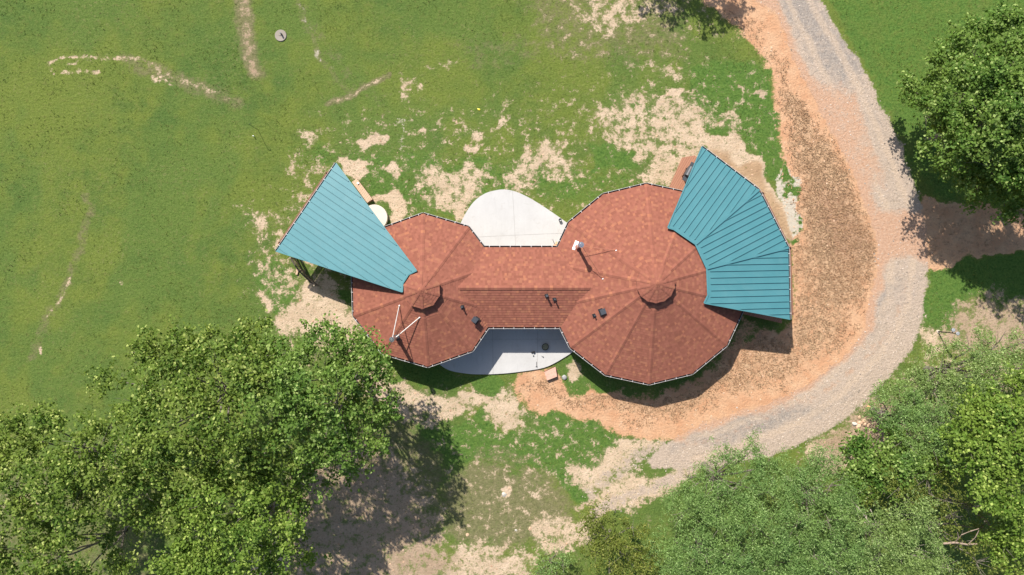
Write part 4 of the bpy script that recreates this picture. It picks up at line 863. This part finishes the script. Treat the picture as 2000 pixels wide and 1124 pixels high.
def tree(name, base, lobes, kind, label, seed, leaf=(.205, .14), per=15, dens=.9, cat='tree', trunk_r=.22, twigs=3, group=None):
    b = Vector((sum(P(*l[:3]).x for l in lobes)/len(lobes), sum(P(*l[:3]).y for l in lobes)/len(lobes), 0)); root = empty(name, b); tag(root, label, cat, group)
    me, C = crown_mesh('crown', lobes, kind, seed, leaf, per, dens); off(link('crown', me, LM[kind]), root)
    rn = random.Random(seed); m = MB(); zt = sum(l[2] for l in lobes)/len(lobes)
    fork = Vector((b.x+rn.uniform(-.3, .3), b.y+rn.uniform(-.3, .3), zt*.38)); m.tube(b-Vector((0, 0, .1)), fork, trunk_r*1.15, trunk_r*.8, 10, caps=False)
    def limb(a, c, r0, r1, n=4):
        prev = a; pr = r0
        for i in range(1, n+1):
            t = i/n; q = a.lerp(c, t)+Vector((rn.uniform(-1, 1), rn.uniform(-1, 1), rn.uniform(-.6, .6)))*(.09*(c-a).length/n*1.6 if i < n else 0); q.z += math.sin(t*math.pi)*.12*(c-a).length*.5
            r = r0+(r1-r0)*t; m.tube(prev, q, pr, r, 6, caps=False); prev = q; pr = r
        return prev
    for (x, y, z, r) in lobes:
        c = P(x, y, z); e = limb(fork, c, trunk_r*.36, .03, 5)
        for _ in range(twigs+int(r*2)):
            d = Vector((rn.gauss(0, 1), rn.gauss(0, 1), abs(rn.gauss(0, .8)))).normalized(); limb(c-Vector((0, 0, r*.2)), c+d*r*rn.uniform(.75, 1.02), .022, .006, 3)
    off(m.build('trunk', M_BARK), root); return root
T = tree
T('broadleaf_tree', (712,770), [(690,672,6.5,1.3),(640,690,8,1.8),(705,735,8,2.0),(600,745,9,2.2),(655,790,9.5,2.4),(712,830,8,1.9),(600,840,9,2.2),(560,690,7.5,1.5),(545,790,9.5,2.2),(655,880,8,1.9),(610,940,7,1.7),(735,700,6.2,1.0),(738,780,7,1.3),(650,640,6.5,.7)],
  'maple', 'dark green leafy tree touching the smaller round wing, its shadow falling below', 11, dens=.6)
T('broadleaf_tree', (520,800), [(300,690,8,1.4),(350,665,7.5,1.1),(420,690,8,1.5),(490,665,7.5,1.4),(340,750,9,1.8),(430,750,9.5,2.0),(500,730,9,1.8),(275,790,8,1.4),(230,745,7,.9),(375,830,10,2.0),(460,840,10,2.1),(520,890,9,1.9),(300,860,9,1.7),(400,905,9,1.5),(330,920,8,1.6),(450,930,7.5,1.6),(255,870,8,1.3)],
  'oak', 'tall yellow-green tree whose open crown spreads over the meadow left of the dark tree', 12, dens=.85)
T('broadleaf_tree', (290,950), [(100,830,7,1.3),(40,850,7,1.4),(160,870,8.5,1.7),(215,830,7.5,1.1),(35,930,8,1.6),(110,930,9,1.7),(200,920,9.5,1.8),(60,1000,8,1.4),(140,1000,9,1.6),(-30,900,8,1.6),(-30,1010,8,1.6),(260,960,9,1.5),(330,1000,8,1.4),(190,985,8.5,1.4),(20,780+90,7,1.2)],
  'oak', 'wide yellow-green tree at the left edge of the photo with pale leaf clusters', 13, dens=.8)
T('broadleaf_tree', (560,1010), [(400,1040,8,1.8),(480,1000,9,1.9),(545,1020,8.5,1.7),(475,1080,8,1.9),(350,1090,8,1.5),(555,960,8,1.4),(415,970,9,1.6),(540,1090,7,1.3),(420,1140,8,2.0),(600,1070,6,.8)],
  'lime', 'bright green tree at the bottom edge, right of the meadow gap', 14, dens=.9)
T('broadleaf_tree', (150,1090), [(40,1080,7.5,1.6),(110,1090,8,1.5),(0,1140,8,1.8),(150,1140,7.5,1.6),(300,1000,7,1.2),(240,1040,7,.9),(130,1045,7,1.2),(235,1100,6.5,1.0)],
  'oak', 'tree in the bottom-left corner with glossy clustered leaves', 15, dens=.85)
T('broadleaf_tree', (1850,290), [(1785,175,3.2,1.2),(1845,125,4.5,1.5),(1905,100,5.5,1.7),(1968,75,6,1.8),(1810,225,4,1.4),(1870,185,6,2.0),(1940,165,7,2.2),(1850,265,5,1.7),(1920,250,7,2.2),(1990,230,8,2.4),(1880,325,4.5,1.6),(1945,320,6.5,2.1),(2010,310,7.5,2.3),(1910,375,3.6,1.2),(1965,375,4.5,1.6),(2025,375,5.5,1.8),(2040,130,7,2.2)],
  'maple', 'large dense dark green tree right of the drive at the top', 16, dens=1.25)
T('broadleaf_tree', (1960,400), [(2080,250,7,2.3),(2110,330,7.5,2.4),(2075,400,6,1.6),(2130,420,6.5,2.2),(2090,480,5.5,1.5),(2140,520,6,2.0)],
  'maple', 'tree standing just beyond the right edge, throwing dappled shade on the grass', 17, dens=1.0)
T('broadleaf_tree', (1300,-170), [(1330,-205,6,1.3),(1250,-215,6,1.0),(1395,-225,6,1.2),(1300,-280,7,1.8),(1380,-290,7,1.8)], 'oak', 'tree beyond the top edge whose shadow reaches the lawn beside the drive', 18, dens=.6)
T('feathery_tree', (1800,690), [(1800,735,3,1.0),(1845,705,3.2,1.1),(1895,680,3.5,1.2),(1950,675,4,1.4),(1770,775,3.5,1.1),(1825,765,4,1.3),(1885,740,4.5,1.4),(1945,740,5,1.6),(2005,720,5,1.6),(1735,765,3,.7),(2010,665,4.5,1.6),(1990,780,5,1.4),(1770,740,3,.9),(1860,780,4,1.2),(1920,800,4,1.3),(1920,710,4,1.2)],
  'feather', 'pale feathery tree directly below the black lamp post', 21, (.13, .055), 24, 1.0)
T('feathery_tree', (1700,760), [(1725,800,4,1.1),(1765,810,4.5,1.2),(1810,815,5.5,1.4),(1770,860,5.5,1.4),(1825,870,6,1.4),(1715,775,3.5,.8),(1760,785,4,1.1),(1850,830,5,1.3),(1800,880,5,1.3)],
  'locust', 'soft grey-green tree on the bank beside the rubble pile', 22, (.14, .05), 26, 1.0)
T('broadleaf_tree', (1640,820), [(1665,870,3.5,1.0),(1700,890,4.5,1.3),(1740,865,4.5,1.2),(1680,925,4.5,1.2),(1730,925,5,1.4),(1780,920,5.5,1.4),(1665,960,4.5,.9)],
  'maple', 'small dark green tree just below the rubble pile', 23, dens=1.1, trunk_r=.12)
T('broadleaf_tree', (1820,810), [(1890,820,7,1.5),(1940,800,7,1.6),(1990,830,8,1.8),(1900,880,7.5,1.6),(1960,880,8,1.9),(1930,940,8,1.7),(1990,950,8,1.9),(1885,850,6.5,1.2),(2030,780,7,1.8)],
  'lime', 'bright yellow-green tree at the right edge below the pale feathery tree', 24, dens=1.0)
T('broadleaf_tree', (1880,960), [(1985,1020,7,1.7),(1960,1060,7,1.3),(2000,1090,7,1.7),(2040,1010,7,1.8)], 'lime', 'yellow-green tree in the bottom-right corner beside the bare dead branch', 25, dens=1.0)
T('feathery_tree', (1380,900), [(1345,935,4,1.1),(1400,905,4.5,1.1),(1455,895,4.5,1.1),(1500,910,5,1.3),(1380,970,5.5,1.5),(1440,955,6,1.6),(1505,965,6.5,1.6),(1340,1000,5,1.3),(1410,1025,6.5,1.7),(1475,1030,7,1.8),(1470,865,4,.4),(1325,960,4,.9)],
  'locust', 'large soft grey-green feathery tree beside the lower bend of the drive', 26, (.15, .045), 28, 1.05)
T('feathery_tree', (1500,930), [(1560,915,4.5,1.1),(1600,900,4.5,1.0),(1570,970,6,1.5),(1625,950,5.5,1.2),(1555,1030,7,1.7),(1620,1020,6.5,1.5),(1650,985,5.5,1.0),(1620,915,4,.9),(1640,1000,5,1.3),(1590,1090,7,1.8),(1650,1080,6,1.5)],
  'locust', 'second grey-green feathery tree, right of the largest one at the bend', 27, (.15, .045), 28, 1.05)
T('feathery_tree', (1350,1050), [(1320,1060,5,1.2),(1370,1085,6,1.6),(1440,1095,7,1.8),(1520,1105,7,1.8),(1330,1120,6,1.4),(1400,1150,6,1.8),(1500,1160,7,1.9)],
  'locust', 'feathery green tree at the bottom edge beside the olive shrub', 28, (.15, .045), 28, 1.0)
T('feathery_tree', (1660,960), [(1700,1030,6,1.4),(1755,1005,6.5,1.3),(1800,1010,6.5,1.2),(1720,1085,7,1.7),(1780,1070,7,1.5),(1700,1140,7,1.7),(1790,1130,7,1.6),(1840,1110,6.5,1.1)],
  'feather', 'pale sage feathery tree at the bottom edge right of the dead brushwood', 29, (.15, .05), 26, .95)
T('sparse_tree', (1720,880), [(1760,950,6,1.2),(1815,935,6,1.2),(1850,920,5.5,1.0),(1790,985,6,1.0),(1700,965,5,.9),(1850,980,6,1.0)], 'olive', 'thin olive tree with bare grey branches showing through', 30, (.14, .05), 16, .8, twigs=7)
T('sparse_tree', (1790,960), [(1860,1010,6,.8),(1890,990,6,.9),(1880,1060,6,1.0),(1920,1030,6,.9),(1910,1100,6.5,1.2),(1860,1130,6,1.2)], 'olive', 'sparse dark tree around the fallen dead branch', 31, (.14, .06), 14, .7, twigs=7)
T('olive_shrub', (1170,1030), [(1150,1030,2.2,.9),(1195,1045,2.8,.9),(1235,1030,2.5,.8),(1165,1080,3,1.0),(1220,1085,3.5,1.2),(1270,1085,3.5,1.0),(1190,1125,3.5,1.2),(1255,1125,4,1.2),(1160,1000,1.6,.5)],
  'olive', 'olive green shrub with long narrow leaves at the bottom edge left of the feathery trees', 32, (.20, .06), 18, 1.0, 'shrub', .1)
T('blue_green_shrub', (1075,1085), [(1060,1095,1.2,.6),(1085,1085,1.3,.6),(1100,1105,1.6,.7),(1050,1120,1.3,.6),(1080,1130,1.5,.8)], 'locust', 'low blue-green shrub by the bare soil at the bottom edge', 33, (.12, .05), 20, 1.0, 'shrub', .06)
# fallen dead branch
m = MB(); rn = random.Random(4); q = [P(x, y, z) for x, y, z in ((1842,1062,6.2),(1865,1060,6.4),(1890,1064,6.5),(1915,1062,6.3),(1938,1068,6.0))]
for a, b, r0, r1 in zip(q[:-1], q[1:], (.07, .065, .055, .04), (.065, .055, .04, .02)): m.tube(a, b, r0, r1, 8)
for a, pts in ((q[0], ((1835,1050,6.5),)), (q[1], ((1878,1045,7),(1895,1038,7.3),(1912,1033,7.4))), (q[2], ((1905,1050,6.8),(1912,1036,7))), (q[1], ((1872,1050,6.8),(1870,1040,7)))):
    pr = a
    for t_ in pts: b = P(*t_); m.tube(pr, b, .03, .018, 6); pr = b
tag(m.build('dead_branch', simple('pale_dead_wood', (.33, .25, .19), .9, .1)), 'long bare dead branch caught in the trees at the bottom right', 'branch')
m = MB()
for (x0, y0, x1, y1) in ((1650,960,1705,1030),(1672,985,1712,1040),(1690,1000,1700,1045),(1700,995,1715,1032),(1685,1020,1722,1028),(1660,975,1690,1035)):
    m.tube(P(x0, y0, 5.6), P(x1, y1, 5.9+rn.uniform(0, .6)), .03, .012, 6)
tag(m.build('dead_brushwood', simple('grey_dead_wood', (.42, .36, .30), .9, .1)), 'tangle of thin pale dead sticks between the feathery trees', 'brushwood')
print('hangers', nh[0])
